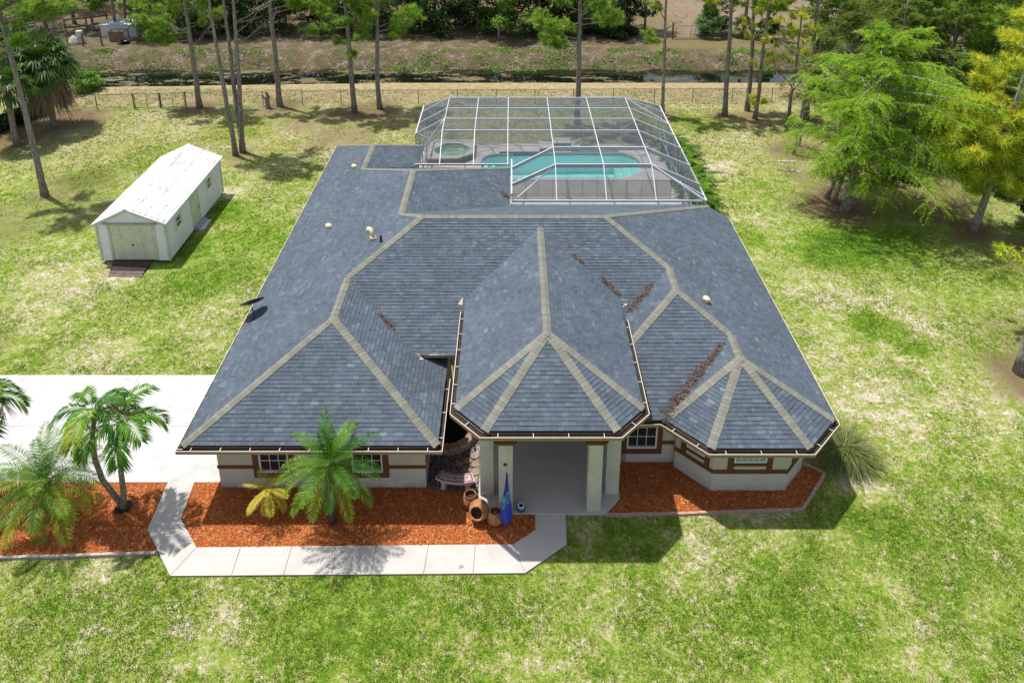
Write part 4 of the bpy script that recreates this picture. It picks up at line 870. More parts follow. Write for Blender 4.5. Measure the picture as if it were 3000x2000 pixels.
m = MB(); fbox(m, fr_s, 3.97, 4.02, 1.0, 1.06, .06, .015); m.build('handle', simple('handle_brass', (.2, .14, .05), .4, metal=.6), dd)
for (u0, z0) in ((1.15, 1.22), (5.38, 1.28)):
    u1 = u0 + .62; z1 = z0 + .62; m = MB()
    fbox(m, fr_s, u0, u0 + .05, z0, z1, .03, -.04); fbox(m, fr_s, u1 - .05, u1, z0, z1, .03, -.04); fbox(m, fr_s, u0 + .05, u1 - .05, z0, z0 + .05, .03, -.04); fbox(m, fr_s, u0 + .05, u1 - .05, z1 - .05, z1, .03, -.04); fbox(m, fr_s, u0 + .05, u1 - .05, z0 + .29, z0 + .33, .02, -.04)
    w_ = m.build('window', FRAME, shed)
    for a in (z0 + .05, z0 + .33): m = MB(); fbox(m, fr_s, u0 + .05, u1 - .05, a, a + .24, -.01, -.02); m.build('pane', GLASS, w_)
    for a in (u0 - .14, u1 + .02): m = MB(); fbox(m, fr_s, a, a + .12, z0 - .04, z1 + .04, .035, .0); m.build('shutter', simple('shutter_cream', (.62, .63, .52)), w_)
RY0, RY1 = SY0 - .13, SY1 + .33
for side in (-1, 1):
    xe_ = SX0 - .22 if side < 0 else SX1 + .12; ze_ = SRZ + .03 - (SRZ - SZ1) * abs(xe_ - SRX) / abs((SX0 if side < 0 else SX1) - SRX); nS = 8; dy = (RY1 - RY0) / nS
    for i in range(nS):
        ya, yb_ = RY0 + dy * i + .002, RY0 + dy * (i + 1) - .002; m = MB(); k = 14; pr_ = []
        for j in range(k + 1):
            y = ya + (yb_ - ya) * j / k; pr_.append((y, .014 if j % 2 else 0.0))
        pr_[-1] = (yb_, .022)
        vs_ = [(SRX, y, SRZ + .03 + h) for y, h in pr_] + [(xe_, y, ze_ + h) for y, h in pr_]; n_ = len(pr_)
        m.add(vs_, [(j, j + 1, n_ + j + 1, n_ + j) if side < 0 else (j + 1, j, n_ + j, n_ + j + 1) for j in range(n_ - 1)], random.random()); m.build('roof_sheet', SROOF, shed)
m = MB(); m.add([(SRX - .14, RY0, SRZ - .01), (SRX, RY0, SRZ + .058), (SRX + .14, RY0, SRZ - .01), (SRX - .14, RY1, SRZ - .01), (SRX, RY1, SRZ + .058), (SRX + .14, RY1, SRZ - .01)], [(0, 1, 4, 3), (1, 2, 5, 4)]); m.build('ridge_cap', SROOF, shed)
SCREW = simple('screw_rows', (.30, .28, .29), .8, .5, 20)
for side in (-1, 1):
    xe_ = SX0 - .22 if side < 0 else SX1 + .12; ze_ = SRZ + .03 - (SRZ - SZ1) * abs(xe_ - SRX) / abs((SX0 if side < 0 else SX1) - SRX)
    for fr_ in (.18, .45, .72, .93):
        m = MB(); y = RY0 + .1; x_ = SRX + (xe_ - SRX) * fr_; z_ = SRZ + .03 + (ze_ - SRZ - .03) * fr_ + .017
        while y < RY1 - .1:
            l_ = random.uniform(.03, .16); m.bar((x_ + random.uniform(-.02, .02), y, z_), (x_ + random.uniform(-.02, .02), min(y + l_, RY1 - .05), z_), .022, .006); y += l_ + random.uniform(.05, .25)
        tag(m.build('screw_row', SCREW, shed), kind='stuff')
for side in (-1, 1):
    xe_ = SX0 - .2 if side < 0 else SX1 + .1; m = MB(); m.bar((SRX, RY0 + .02, SRZ - .03), (xe_, RY0 + .02, SRZ - .03 - (SRZ - SZ1) * abs(xe_ - SRX) / abs((SX0 if side < 0 else SX1) - SRX)), .03, .1); m.build('rake_board', SHTR, shed)
for k in range(9):
    m = MB(); y = SY0 + .3 + k * .88; m.box((SX1 - .3, y, 0), (SX1 - .1, y + .38, SZ0)); m.build('foundation_block', simple('block_grey', (.25, .24, .23)) if k == 0 else bpy.data.materials['block_grey'], shed)
lt = MB()
for i in range(14):
    y = 20.6 + i * .13; lt.bar((SX1 - .01, y, .0), (SX1 - .01, y + .13, .14), .012, .02, (1, 0, 0)); lt.bar((SX1 - .012, y + .13, .0), (SX1 - .012, y, .14), .012, .02, (1, 0, 0))
lt.build('lattice', SID, shed)
st = empty('step', (-6.35, 18.5, 0), 'grey concrete steps below the shed side door', 'steps'); SG = simple('step_grey', (.33, .31, .33), .9, .15, 4)
m = MB(); m.box((-6.62, 17.92, 0), (-6.38, 19.15, .20)); m.build('tread', SG, st); m = MB(); m.box((-6.379, 17.95, 0), (-6.14, 19.1, .10)); m.build('tread', simple('step_pale', (.48, .47, .5), .9, .1, 4), st)
ramp = empty('wooden_ramp', (-8.4, 14.3, 0), 'weathered dark plank ramp before the shed roll up door', 'ramp')
RWD = simple('old_wood', None, .95, .3, 6, ramp=[(0, (.035, .024, .02)), (.6, (.09, .065, .055)), (1, (.24, .2, .18))], fine=(30, .2))
for k in range(13):
    tt = k / 12; y = 14.72 - 1.12 * tt; z = .17 - .13 * tt; x0 = -9.42 + .25 * tt + random.uniform(-.03, .03); x1 = -7.55 + .05 * tt + random.uniform(-.03, .03)
    m = MB(); m.bar((x0, y + .03, z), (x1, y - .03, z), .083, .03, rnd=(random.uniform(.0, .5) if k < 9 else random.uniform(.6, 1))); m.build('plank', RWD, ramp)
m = MB(); m.bar((-9.3, 14.7, .06), (-9.1, 13.62, .0), .06, .1); m.bar((-7.65, 14.7, .06), (-7.6, 13.6, .0), .06, .1); m.build('runner', RWD, ramp)

# ------------------------------------------------------------------ courtyard
t = NT('pea_gravel'); vo = t.n('ShaderNodeTexVoronoi'); vo.inputs['Scale'].default_value = 30; t.l(t.position(), vo.inputs['Vector']); ss = t.n('ShaderNodeSeparateColor'); t.l(vo.outputs['Color'], ss.inputs[0])
t.principled(t.ramp(ss.outputs[0], [(.2, (.03, .028, .025)), (.6, (.09, .08, .07)), (.9, (.22, .2, .18)), (1, (.5, .48, .47))]), .85, .3, t.bump(vo.outputs['Distance'], .8, .02)); 
m = MB(); m.prism([(7.67, .99), (8.3, .86), (8.9, .82), (9.42, .74), (9.42, 4.7), (7.67, 4.7)], -.03, .022); tag(m.build('courtyard_gravel', t.m), kind='structure')
PEB = simple('pebbles', None, .8, .2, 20, ramp=[(0, (.05, .045, .04)), (.5, (.16, .14, .12)), (.85, (.35, .32, .29)), (1, (.7, .7, .7))])
V_ = []; F_ = []; rr_ = []
for i in range(2600):
    x = rng.uniform(7.7, 9.4); y = rng.uniform(.9, 2.9); s_ = rng.uniform(.008, .022)
    if x > 9.2: s_ *= 1.3
    b0 = len(V_); V_ += [(x - s_, y, .024), (x + s_, y, .024), (x, y - s_, .024), (x, y + s_, .024), (x, y, .024 + s_)]; F_ += [(b0, b0 + 2, b0 + 4), (b0 + 2, b0 + 1, b0 + 4), (b0 + 1, b0 + 3, b0 + 4), (b0 + 3, b0, b0 + 4)]; rr_ += [min(1, rng.uniform(0, .9) + (.25 if x > 9.2 else 0))] * 4
tag(link('pebbles', np_mesh('pebbles', np.array(V_), np.array(F_), rr_), PEB), 'loose pebbles on the courtyard floor beside the porch', 'pebbles', kind='stuff')
STONE = simple('planter_stone', (.30, .22, .155), .9, .3, 5, bump=(18, .6, .02), fine=(22, .15))
pl = empty('stone_planter', (8.2, 3.45, 0), 'round dry stacked stone planter in the shaded courtyard', 'planter')
for row in range(2):
    n = 17
    for i in range(n):
        a0 = 2 * PI * (i + .5 * row) / n; da = 2 * PI / n * .47; m = MB(); r0, r1 = .82 + random.uniform(-.02, .02), 1.1 + random.uniform(-.03, .03)
        if abs(8.2 + 1.1 * math.cos(a0)) < 7.7: continue
        px = [(8.2 + r_ * math.cos(a_), 3.45 + r_ * math.sin(a_)) for r_, a_ in ((r0, a0 - da), (r1, a0 - da), (r1 + .02, a0), (r1, a0 + da), (r0, a0 + da))]
        if min(p[0] for p in px) < 7.69: continue
        m.prism(px, .005 + row * .15, .15 + row * .15 + random.uniform(-.012, .012), random.random()); m.build('stone', STONE, pl)
m = MB(); m.lathe([(0, .2), (.84, .2)], (8.2, 3.45, 0), 30); m.build('soil', simple('wet_soil', (.01, .009, .008), .9), pl)
FLAG = simple('flagstone', (.26, .19, .15), .9, .25, 6, fine=(20, .12))
for i, (x, y, s_) in enumerate(((9.22, 2.3, .17), (9.25, 1.95, .16), (9.27, 1.58, .17), (8.98, 2.1, .15), (8.95, 1.65, .15), (9.24, 1.22, .15), (8.7, 1.95, .13), (8.85, 1.36, .12))):
    m = MB(); k = 8; ph = random.random(); m.prism([(x + s_ * random.uniform(.8, 1.1) * math.cos(2 * PI * (j + ph) / k), y + s_ * random.uniform(.75, 1.05) * math.sin(2 * PI * (j + ph) / k)) for j in range(k)], .01, .06 + random.uniform(0, .02))
    tag(m.build('stepping_stone', FLAG), ['flat brown stone at the porch edge nearest the stone planter', 'second flat stone from the planter along the porch edge', 'third flat stone from the planter along the porch edge', 'flat brown stone one row in from the porch nearest the planter', 'flat brown stone one row in from the porch behind the bench', 'flat brown stone at the porch edge nearest the bench', 'flat brown stone standing alone in the middle of the pebbles', 'small flat stone right behind the bench seat'][i], 'stone', 'brown stones beside the porch')
# bench
BCON = simple('bench_pink', (.50, .37, .34), .85, .15, 6, bump=(40, .2, .005)); MOS = simple('mosaic_red', (.17, .016, .02), .4, .2, 12); MOW = simple('mosaic_white', None, .5, .2, 9, ramp=[(0, (.20, .19, .17)), (.4, (.38, .33, .32)), (1, (.62, .56, .58))])
bench = empty('garden_bench', (8.7, 1.0, 0), 'curved pink concrete bench with red mosaic border on two legs', 'bench')
cb_ = (8.78, 2.35); sec = lambda r_, a: (cb_[0] + r_ * math.cos(R(a)), cb_[1] + r_ * math.sin(R(a)))
A0, A1_ = -120.5, -71; arc = lambda r_, a, b, n=14: [sec(r_, a + (b - a) * i / n) for i in range(n + 1)]
m = MB(); m.prism(arc(1.22, A0, A1_) + arc(1.60, A1_, A0), .37, .45); m.build('seat', BCON, bench)
m = MB()
def tile(r0, r1, a0, a1, mb, z=.451, rnd=.5): mb.prism([sec(r0, a0), sec(r1, a0), sec(r1, a1), sec(r0, a1)], z, z + .006, rnd)
for i in range(22):
    a = A0 + 1.6 + (A1_ - A0 - 3.2) * i / 22; tile(1.245, 1.285, a + .25, a + 1.7, m); tile(1.535, 1.575, a + .25, a + 1.75, m)
for i in range(4):
    r_ = 1.30 + i * .058; tile(r_, r_ + .045, A0 + 1.8, A0 + 3.6, m); tile(r_, r_ + .045, A1_ - 3.6, A1_ - 1.8, m)
m.build('mosaic_border', MOS, bench)
m = MB()
for i in range(26):
    for j in range(4):
        a = A0 + 5.2 + (A1_ - A0 - 10.4) * i / 26; r_ = 1.305 + j * .055; tile(r_ + .003, r_ + .05, a + .1, a + 1.4, m, rnd=random.random() * (.55 if (abs(i - 6) < 5 or abs(i - 19) < 5) and j in (1, 2) else 1))
m.build('mosaic_field', MOW, bench)
m = MB(); c_ = sec(1.41, (A0 + A1_) / 2); m.prism([(c_[0] + .085, c_[1]), (c_[0], c_[1] + .085), (c_[0] - .085, c_[1]), (c_[0], c_[1] - .085)], .458, .463); m.build('mosaic_diamond', simple('mosaic_rose', (.32, .13, .13), .5), bench)
for a in (A0 + 9, A1_ - 9):
    m = MB(); k = sec(1.41, a); d = Vector((math.cos(R(a)), math.sin(R(a)))); s_ = Vector((-d.y, d.x))
    for (z0, z1, L, W) in ((0, .1, .16, .075), (.1, .27, .125, .055), (.27, .372, .15, .075)):
        m.prism([(k[0] + d.x * L * p + s_.x * W * q, k[1] + d.y * L * p + s_.y * W * q) for p, q in ((-1, -1), (1, -1), (1, 1), (-1, 1))], z0, z1)
    m.build('leg', BCON, bench)
# terracotta pots
t = NT('terracotta'); sx = t.noise(5, 5, .7); t.principled(t.ramp(sx, [(.3, (.20, .085, .04)), (.5, (.36, .165, .075)), (.7, (.46, .27, .14))]), .85, .2, t.bump(t.noise(30, 3), .2, .01)); TERRA = t.m
t = NT('terracotta_aged'); t.principled(t.ramp(t.noise(7, 5, .7), [(.3, (.12, .05, .03)), (.55, (.25, .11, .055)), (.75, (.36, .24, .16))]), .9, .2, t.bump(t.noise(30, 3), .25, .01)); TERRB = t.m
POTSOIL = simple('pot_soil', (.035, .025, .018), .95, .5, 20)
def pot(loc, s_, label, mat, axis=None, squat=1.0, straw=False):
    e = empty('terracotta_pot', loc, label, 'pot', 'terracotta pots beside the porch'); pr_ = [(.0, 0), (.13, 0), (.19, .04), (.26, .13), (.285, .23), (.27, .33), (.22, .41), (.185, .445), (.20, .47), (.205, .495), (.19, .505), (.165, .49), (.165, .44), (.2, .38), (.2, .34)]
    m = MB(); m.lathe([(a * s_, b * s_ * squat) for a, b in pr_], loc, 32, axis); m.build('body', mat, e, True)
    M = axis or Matrix.Identity(3); m = MB(); c_ = M @ Vector((0, 0, .345 * s_ * squat)); m.lathe([(0, .0), (.21 * s_, .0)], (loc[0] + c_.x, loc[1] + c_.y, loc[2] + c_.z), 24, axis); m.build('soil', POTSOIL, e)
    m = MB(); m.lathe([(.284 * s_, .17 * s_ * squat), (.290 * s_, .175 * s_ * squat), (.290 * s_, .19 * s_ * squat), (.286 * s_, .195 * s_ * squat)], loc, 32, axis); m.build('band', mat, e, True)
    if straw:
        m = MB()
        for i in range(26):
            a = random.uniform(0, 2 * PI); r_ = random.uniform(0, .12) * s_; b = random.uniform(0, 2 * PI); m.bar((loc[0] + r_ * math.cos(a), loc[1] + r_ * math.sin(a), loc[2] + .36 * s_), (loc[0] + r_ * math.cos(a) + .08 * math.cos(b), loc[1] + r_ * math.sin(a) + .08 * math.sin(b), loc[2] + .40 * s_), .008, .006)
        m.build('dry_stems', simple('dry_stem', (.34, .27, .18)), e)
    return e
pot((9.17, .26, .03), .98, 'dark stained clay pot standing upright nearest the stone bench', TERRB)
tilt = Vector((-.22, -.80, .42)).normalized().to_track_quat('Z', 'Y').to_matrix(); pot((9.53, -.02, .27), 1.12, 'round orange clay pot lying on its side with its mouth to the walk', TERRA, tilt)
pot((10.0, -.38, .03), .98, 'clay pot of dry stems standing beside the flag', TERRA, None, 1.0, True)
t = NT('blue_glaze'); sz = t.n('ShaderNodeSeparateXYZ'); t.l(t.position(), sz.inputs[0]); t.principled(t.ramp(t.math('MULTIPLY_ADD', sz.outputs[2], 2.6, -.3), [(.3, (.02, .09, .2)), (.6, (.08, .25, .42)), (.85, (.30, .52, .68))]), .12, .6); GLZ = t.m
bp2 = empty('blue_vase', (10.81, -.0, .10), 'small round blue glazed vase on the porch floor edge', 'vase')
m = MB(); m.lathe([(0, 0), (.08, 0), (.135, .05), (.15, .11), (.135, .17), (.105, .2)], (10.81, 0, .10), 28); m.build('body', GLZ, bp2, True)
m = MB(); m.lathe([(.106, .198), (.112, .215), (.095, .226), (.07, .215)], (10.81, 0, .10), 28); m.build('rim', simple('glaze_white', (.62, .70, .74), .2, spec=.5), bp2, True)
m = MB(); m.lathe([(.071, .214), (.07, .12), (.0, .115)], (10.81, 0, .10), 24); m.build('inside', simple('glaze_navy', (.008, .014, .05), .15, spec=.6), bp2, True)
# flag
flag = empty('flag', (10.31, -.015, 2.0), 'furled blue flag with a teal drop emblem hanging from the left porch column', 'flag')
m = MB(); m.lathe([(.0, 0), (.06, 0), (.06, .02), (.03, .03), (.022, .12)], (10.31, -.012, 2.0), 14, Vector((0, -.85, .5)).normalized().to_track_quat('Z', 'Y').to_matrix()); m.build('bracket', simple('bracket_dark', (.06, .08, .1), .4, metal=.5), flag, True)
m = MB(); m.tube([(10.31, -.03, 2.01), (10.335, -.34, 2.20), (10.365, -.66, 2.36)], .014, 8); m.build('pole', simple('pole_white', (.65, .66, .68), .35, spec=.5), flag)
t = NT('flag_cloth'); uv = t.attr('u'); vv = t.attr('v')
def drop(cu, cv, s_, rot=0):
    du = t.math('DIVIDE', t.math('SUBTRACT', uv, cu), s_); dv = t.math('DIVIDE', t.math('SUBTRACT', vv, cv), s_ * .62)
    w_ = t.math('MULTIPLY_ADD', dv, .45, 1.0); return t.math('ADD', t.math('POWER', t.math('MULTIPLY', du, w_), 2), t.math('POWER', dv, 2))
d1 = drop(.24, .60, .21); d2 = drop(.74, .50, .2); dm = t.math('MINIMUM', d1, d2)
c = t.mix(t.ramp(dm, [(.88, 1.0), (.9, 0.0)]), (.06, .075, .50), (.14, .55, .62)); c = t.mix(t.ramp(dm, [(.5, 1.0), (.54, 0.0)]), c, (.02, .22, .38))
c = t.mix(t.math('MULTIPLY', t.ramp(drop(.22, .57, .085), [(.85, 1.0), (.95, 0.0)]), t.ramp(t.math('FRACT', t.math('MULTIPLY', vv, 26)), [(.6, 1.0), (.62, .0)])), c, (.62, .68, .6))
t.principled(c, .75, .2, None, 0, .25); FLC = t.m
nu, nv = 28, 30; V_ = []; uu_ = []; vv_ = []
for j in range(nv + 1):
    tj = j / nv; z = 2.33 - 1.98 * tj; wd = .04 + .29 * min(1, tj * 1.35) ** .9; cx2 = 10.365 + .0 * tj - .03 * tj
    for i in range(nu + 1):
        ti = i / nu; fold = math.sin(ti * 8 + tj * .8) * (.03 + .05 * tj) + .010 * math.sin(ti * 31 + 1)
        V_.append((cx2 - wd * .5 + wd * ti + .02 * math.sin(tj * 6 + ti * 3), -.66 + .30 * (1 - tj) * 0 + fold - .05 * tj, z + .10 * (ti - .5) * tj)); uu_.append(ti); vv_.append(tj)
fm = np_mesh('cloth', np.array(V_), np.array([(j * (nu + 1) + i, j * (nu + 1) + i + 1, (j + 1) * (nu + 1) + i + 1, (j + 1) * (nu + 1) + i) for j in range(nv) for i in range(nu)]))
for nm, ar in (('u', uu_), ('v', vv_)): at = fm.attributes.new(nm, 'FLOAT', 'POINT'); at.data.foreach_set('value', np.array(ar, np.float32))
link('cloth', fm, FLC, flag, True)
# white pipe hoop on the right lawn
m = MB(); x, y = 27.3, 25.6
m.tube([(x, y, -.05), (x, y, .62), (x + .02, y, .64), (x + 1.0, y - .1, .66), (x + 1.02, y - .1, .64), (x + 1.02, y - .1, -.05)], .035, 8); m.tube([(x + .85, y - .1, .03), (x + 1.35, y - .3, .03)], .035, 8)
tag(m.build('water_pipe', simple('pvc_white', (.7, .68, .66), .5)), 'white plastic pipe hoop standing on the right lawn', 'pipe')

# ------------------------------------------------------------------ chain link fence along the canal
FEN = simple('galvanised', (.17, .19, .18), .6, .2, 6, metal=.3); FGR = simple('fence_green', (.05, .09, .07), .6, .2, 6)
fx = [-24.7, -24.0, -21.1, -18.36, -16.4, -14.5, -11.6, -8.7, -5.7, -2.7, .3, 3.26, 6.3, 9.3, 12.3, 15.3, 18.4, 21.6, 24.6, 27.7, 30.8, 33.9, 37, 40]
fyf = lambda x: 36.0 + (x + 24.7) * .072 if x < -8 else 37.2 + (x + 8.7) * .0165
fence = empty('chain_link_fence', (8, 37, 0), 'long thin chain link fence across the back lawn before the canal', 'fence')
t = NT('chain_link'); tr_ = t.n('ShaderNodeBsdfTransparent'); df = t.n('ShaderNodeBsdfDiffuse'); df.inputs[0].default_value = (.12, .13, .12, 1); mx = t.n('ShaderNodeMixShader'); mx.inputs[0].default_value = .13; t.l(tr_.outputs[0], mx.inputs[1]); t.l(df.outputs[0], mx.inputs[2]); t.l(mx.outputs[0], t.out.inputs[0]); LINK = t.m
for i, x in enumerate(fx):
    m = MB(); big = i in (3, 4, 5); m.tube([(x, fyf(x), -.05), (x, fyf(x), 1.28 if big else 1.2)], .05 if big else .03, 8); m.build('post', FGR if x < -13 else FEN, fence)
    if i < len(fx) - 1:
        x2 = fx[i + 1]; gate = i in (3, 4)
        if not gate:
            m = MB(); m.tube([(x, fyf(x), 1.18), (x2, fyf(x2), 1.18)], .022, 6); m.build('top_rail', FGR if x < -13 else FEN, fence); m = MB(); m.poly([(x, fyf(x), .03), (x2, fyf(x2), .03), (x2, fyf(x2), 1.17), (x, fyf(x), 1.17)]); m.build('mesh_panel', LINK, fence)
gates = empty('chain_link_gate', (-16.4, 36.5, 0), 'double swing gate of green pipe in the chain link fence', 'gate')
for (a, b) in ((-18.26, -16.48), (-16.32, -14.6)):
    m = MB(); pa = (a, fyf(a)); pb = (b, fyf(b)); mid = ((a + b) / 2, fyf((a + b) / 2))
    m.tube([(pa[0], pa[1], .08), (pa[0], pa[1], 1.2), (pb[0], pb[1], 1.2), (pb[0], pb[1], .08), (pa[0], pa[1], .08)], .028, 6); m.tube([(mid[0], mid[1], .08), (mid[0], mid[1], 1.2)], .022, 6); lf = m.build('gate_leaf', FGR, gates)
    q = MB(); q.poly([(pa[0], pa[1], .1), (pb[0], pb[1], .1), (pb[0], pb[1], 1.18), (pa[0], pa[1], 1.18)]); q.build('mesh_panel', LINK, lf)
# ------------------------------------------------------------------ vegetation
def leafmat(name, stops, trans=.35, rough=.6, spec=.25, var=.15): return simple(name, None, rough, var, .9, spec=spec, ramp=stops, trans=trans)
PINE_G = leafmat('pine_needles_green', [(0, (.07, .14, .02)), (.4, (.17, .31, .035)), (.75, (.30, .45, .05)), (1, (.46, .55, .08))])
PINE_Y = leafmat('pine_needles_yellow', [(0, (.24, .32, .03)), (.4, (.46, .57, .05)), (.8, (.68, .70, .07)), (1, (.74, .60, .065))])
CYP = leafmat('cypress_leaves', [(0, (.10, .22, .015)), (.4, (.24, .42, .022)), (.75, (.38, .56, .045)), (1, (.54, .64, .10))], .5)
CYP2 = leafmat('cypress_leaves_olive', [(0, (.07, .12, .015)), (.5, (.16, .24, .03)), (1, (.28, .34, .07))], .45)
BROAD_D = leafmat('broadleaf_dark', [(0, (.014, .034, .008)), (.5, (.038, .085, .016)), (.85, (.08, .155, .026)), (1, (.14, .22, .04))], .3)
BROAD_L = leafmat('broadleaf_light', [(0, (.07, .16, .02)), (.5, (.16, .33, .035)), (.85, (.27, .44, .06)), (1, (.40, .50, .10))], .35)
FROND = leafmat('palm_frond', [(0, (.025, .095, .010)), (.45, (.075, .205, .018)), (.8, (.185, .32, .028)), (1, (.42, .44, .05))], .3, .5, .16)
FROND2 = leafmat('palm_frond_soft', [(0, (.03, .11, .012)), (.5, (.10, .235, .02)), (.85, (.26, .37, .035)), (1, (.50, .48, .06))], .3, .5, .16)
FRONDY = leafmat('palm_frond_yellow', [(0, (.30, .32, .03)), (.5, (.55, .50, .05)), (1, (.68, .52, .08))], .3, .5)
FRONDB = leafmat('palm_frond_dead', [(0, (.10, .07, .045)), (.5, (.24, .17, .11)), (1, (.42, .33, .24))], .2, .8)
FANG = leafmat('fan_leaf', [(0, (.025, .07, .018)), (.5, (.08, .16, .03)), (.85, (.18, .27, .05)), (1, (.34, .38, .10))], .3, .45, .3)
t = NT('pine_bark'); a = t.noise(9, 5, .7, sx=(1, 1, .35)); b = t.noise(34, 3, .7)
t.principled(t.ramp(t.math('ADD', t.math('MULTIPLY', a, .65), t.math('MULTIPLY', b, .35)), [(.34, (.085, .07, .062)), (.47, (.19, .16, .145)), (.57, (.30, .265, .245)), (.67, (.43, .40, .38))]), .95, .1, t.bump(a, .9, .05)); BARK = t.m
t = NT('grey_bark'); a = t.noise(11, 5, .7, sx=(1, 1, .3)); t.principled(t.ramp(a, [(.35, (.12, .10, .085)), (.5, (.27, .24, .21)), (.65, (.45, .42, .39))]), .95, .1, t.bump(a, .7, .03)); GBARK = t.m
t = NT('palm_trunk_skin'); a = t.noise(14, 4, .7, sx=(.6, .6, 1.5)); t.principled(t.ramp(a, [(.35, (.10, .09, .065)), (.5, (.21, .19, .14)), (.66, (.36, .33, .27))]), .9, .15, t.bump(a, .5, .02)); PTRUNK = t.m
FIBRE = simple('palm_fibre', (.10, .07, .045), .95, .4, 12, bump=(30, .8, .03))
def unit(v): return v / np.maximum(np.linalg.norm(v, axis=-1, keepdims=True), 1e-9)
def needles_np(C, D, per, L, w, r, spread=1.0):
    """tufts of needles: C tuft centres, D twig directions"""
    k = len(C); C = np.repeat(C, per, 0); D = np.repeat(D, per, 0); n = k * per
    d = unit(D * .55 + r.normal(0, 1, (n, 3)) * spread * .62); ln = L * r.uniform(.65, 1.1, n)[:, None]
    base = C + D * r.uniform(-.5, .3, n)[:, None] * L * .8; side = unit(np.cross(d, r.normal(0, 1, (n, 3)))) * w
    tip = base + d * ln; tip[:, 2] -= (ln[:, 0] ** 2) * .18
    V = np.stack([base - side, base + side, tip], 1).reshape(-1, 3)
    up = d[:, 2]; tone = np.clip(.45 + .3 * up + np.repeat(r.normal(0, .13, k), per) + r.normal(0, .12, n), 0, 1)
    return V, tone
def finish(name, Vs, Ts, mat, parent, k=3):
    V = np.concatenate(Vs); T = np.concatenate(Ts); me = np_mesh(name, V, np.arange(len(V)).reshape(-1, k), T); return link(name, me, mat, parent)
def trunk_pts(base, top, n, wob, r):
    base = np.array(base, float); top = np.array(top, float); o = r.normal(0, wob, (n + 1, 2)).cumsum(0) * .5; o -= np.linspace(0, 1, n + 1)[:, None] * o[-1]; o[0] = 0
    return [tuple(base + (top - base) * i / n + np.array([o[i, 0], o[i, 1], 0])) for i in range(n + 1)]
def bare_branch(m, p, d, L, rad, r, depth=2):
    p = np.array(p, float); d = np.array(d, float); pts = [p]; q = d / np.linalg.norm(d)
    for i in range(5): q = unit((q + r.normal(0, .16, 3) + np.array([0, 0, .03]))[None])[0]; pts.append(pts[-1] + q * L / 5)
    m.tube(pts, [rad * (1 - .8 * i / 5) for i in range(6)], 5, False)
    if depth:
        for i in (2, 3, 4, 5):
            for _ in range(2 if depth > 1 else 1): bare_branch(m, pts[i], unit((q + r.normal(0, .8, 3))[None])[0], L * r.uniform(.25, .5), rad * .4, r, depth - 1)
def pine(base, top, r0, crown0, rad, nb, label, seed, mat=None, extra=(), bare=(), tuft=.42, group='pine trees around the back lawn', tufts=23, bark=None, per=44, nw=.021):
    r = np.random.default_rng(seed); e = empty('pine_tree', base, label, 'tree', group); H = top[2]
    tp = trunk_pts((base[0], base[1], base[2] - .1), top, 12, .05, r); m = MB(); m.tube(tp, [r0 * (1.25 if i == 0 else 1) * (1 - .62 * i / 12) for i in range(13)], 10); m.build('trunk', bark or BARK, e, True)
    on = lambda z: np.array([np.interp(z, [p[2] for p in tp], [p[k] for p in tp]) for k in range(3)])
    br = MB(); br.tube([tuple(on(z_)) for z_ in np.linspace(min([crown0] + [q[0] for q in extra] + [q[0] for q in bare]) - .1, H * .985, 8)], .02, 4); C = []; D = []; az0 = r.uniform(0, 6.28)
    specs = [(crown0 + (H - crown0) * ((i + .5) / nb) ** .9 * .98, az0 + i * 2.4 + r.normal(0, .3), rad * (1 - .72 * ((i + .5) / nb) ** 1.4) * r.uniform(.65, 1.1), r.uniform(.05, .45)) for i in range(nb)] + list(extra)
    for (z, az, L, up) in specs:
        p = on(z); d = np.array([math.cos(az) * math.cos(up), math.sin(az) * math.cos(up), math.sin(up)]); pts = [p]
        for i in range(6): d = unit((d + np.array([0, 0, .05]) + r.normal(0, .07, 3))[None])[0]; pts.append(pts[-1] + d * L / 6)
        br.tube(pts, [max(.012, .05 * L / 3 * (1 - .13 * i)) for i in range(7)], 5, False)
        for i in range(int(tufts * max(.6, L / 2.2))):
            tt = r.uniform(.42, 1.02) * 6; k = min(5, int(tt)); f_ = tt - k; q = pts[k] + (pts[k + 1] - pts[k]) * f_ if k < 6 else pts[6]
            off = r.normal(0, 1, 3) * np.array([1, 1, .6]) * .20 * max(.8, L / 2.2); off[2] += .08; C.append(q + off); D.append(unit((d * .5 + off + np.array([0, 0, .25]))[None])[0])
            if r.uniform() < .5: br.tube([q, q + off * .9], [.012, .006], 4, False)
    for (z, az, L, up) in bare: bare_branch(br, on(z), (math.cos(az) * math.cos(up), math.sin(az) * math.cos(up), math.sin(up)), L, .05, r)
    br.build('branches', bark or BARK, e)
    if C:
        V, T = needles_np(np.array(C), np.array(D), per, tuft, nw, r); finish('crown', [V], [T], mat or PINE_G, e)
    return e
W_, E_, F_r, B_k = PI, 0, -PI / 2, PI / 2
pine((-17.05, 22.06, 0), (-17.5, 22.1, 13.5), .2, 8.2, 3.2, 12, 'leaning grey pine with a dead branch on the left lawn before the shed', 1, extra=[(10.6, .1, 4.2, -.02), (10.8, -.3, 3.6, .02), (10.5, .55, 4.2, .0), (11.2, .2, 3.2, .1)], bare=[(8.6, .25, 4.2, .32), (9.6, 2.6, 2.2, .2), (9.9, .5, 2.6, .25)])
pine((-13.46, 36.73, 0), (-13.55, 36.8, 12), .22, 7.0, 3.3, 14, 'dark pine at the right post of the chain link gate', 2, extra=[(5.8, 2.75, 4.6, .28), (6.0, 3.0, 3.4, -.05), (6.2, 3.4, 3.6, .1), (5.4, 2.9, 3.0, -.12), (6.6, .2, 2.6, .1), (6.3, .5, 2.2, .05)], bare=[(5.0, .4, 1.6, .5)])
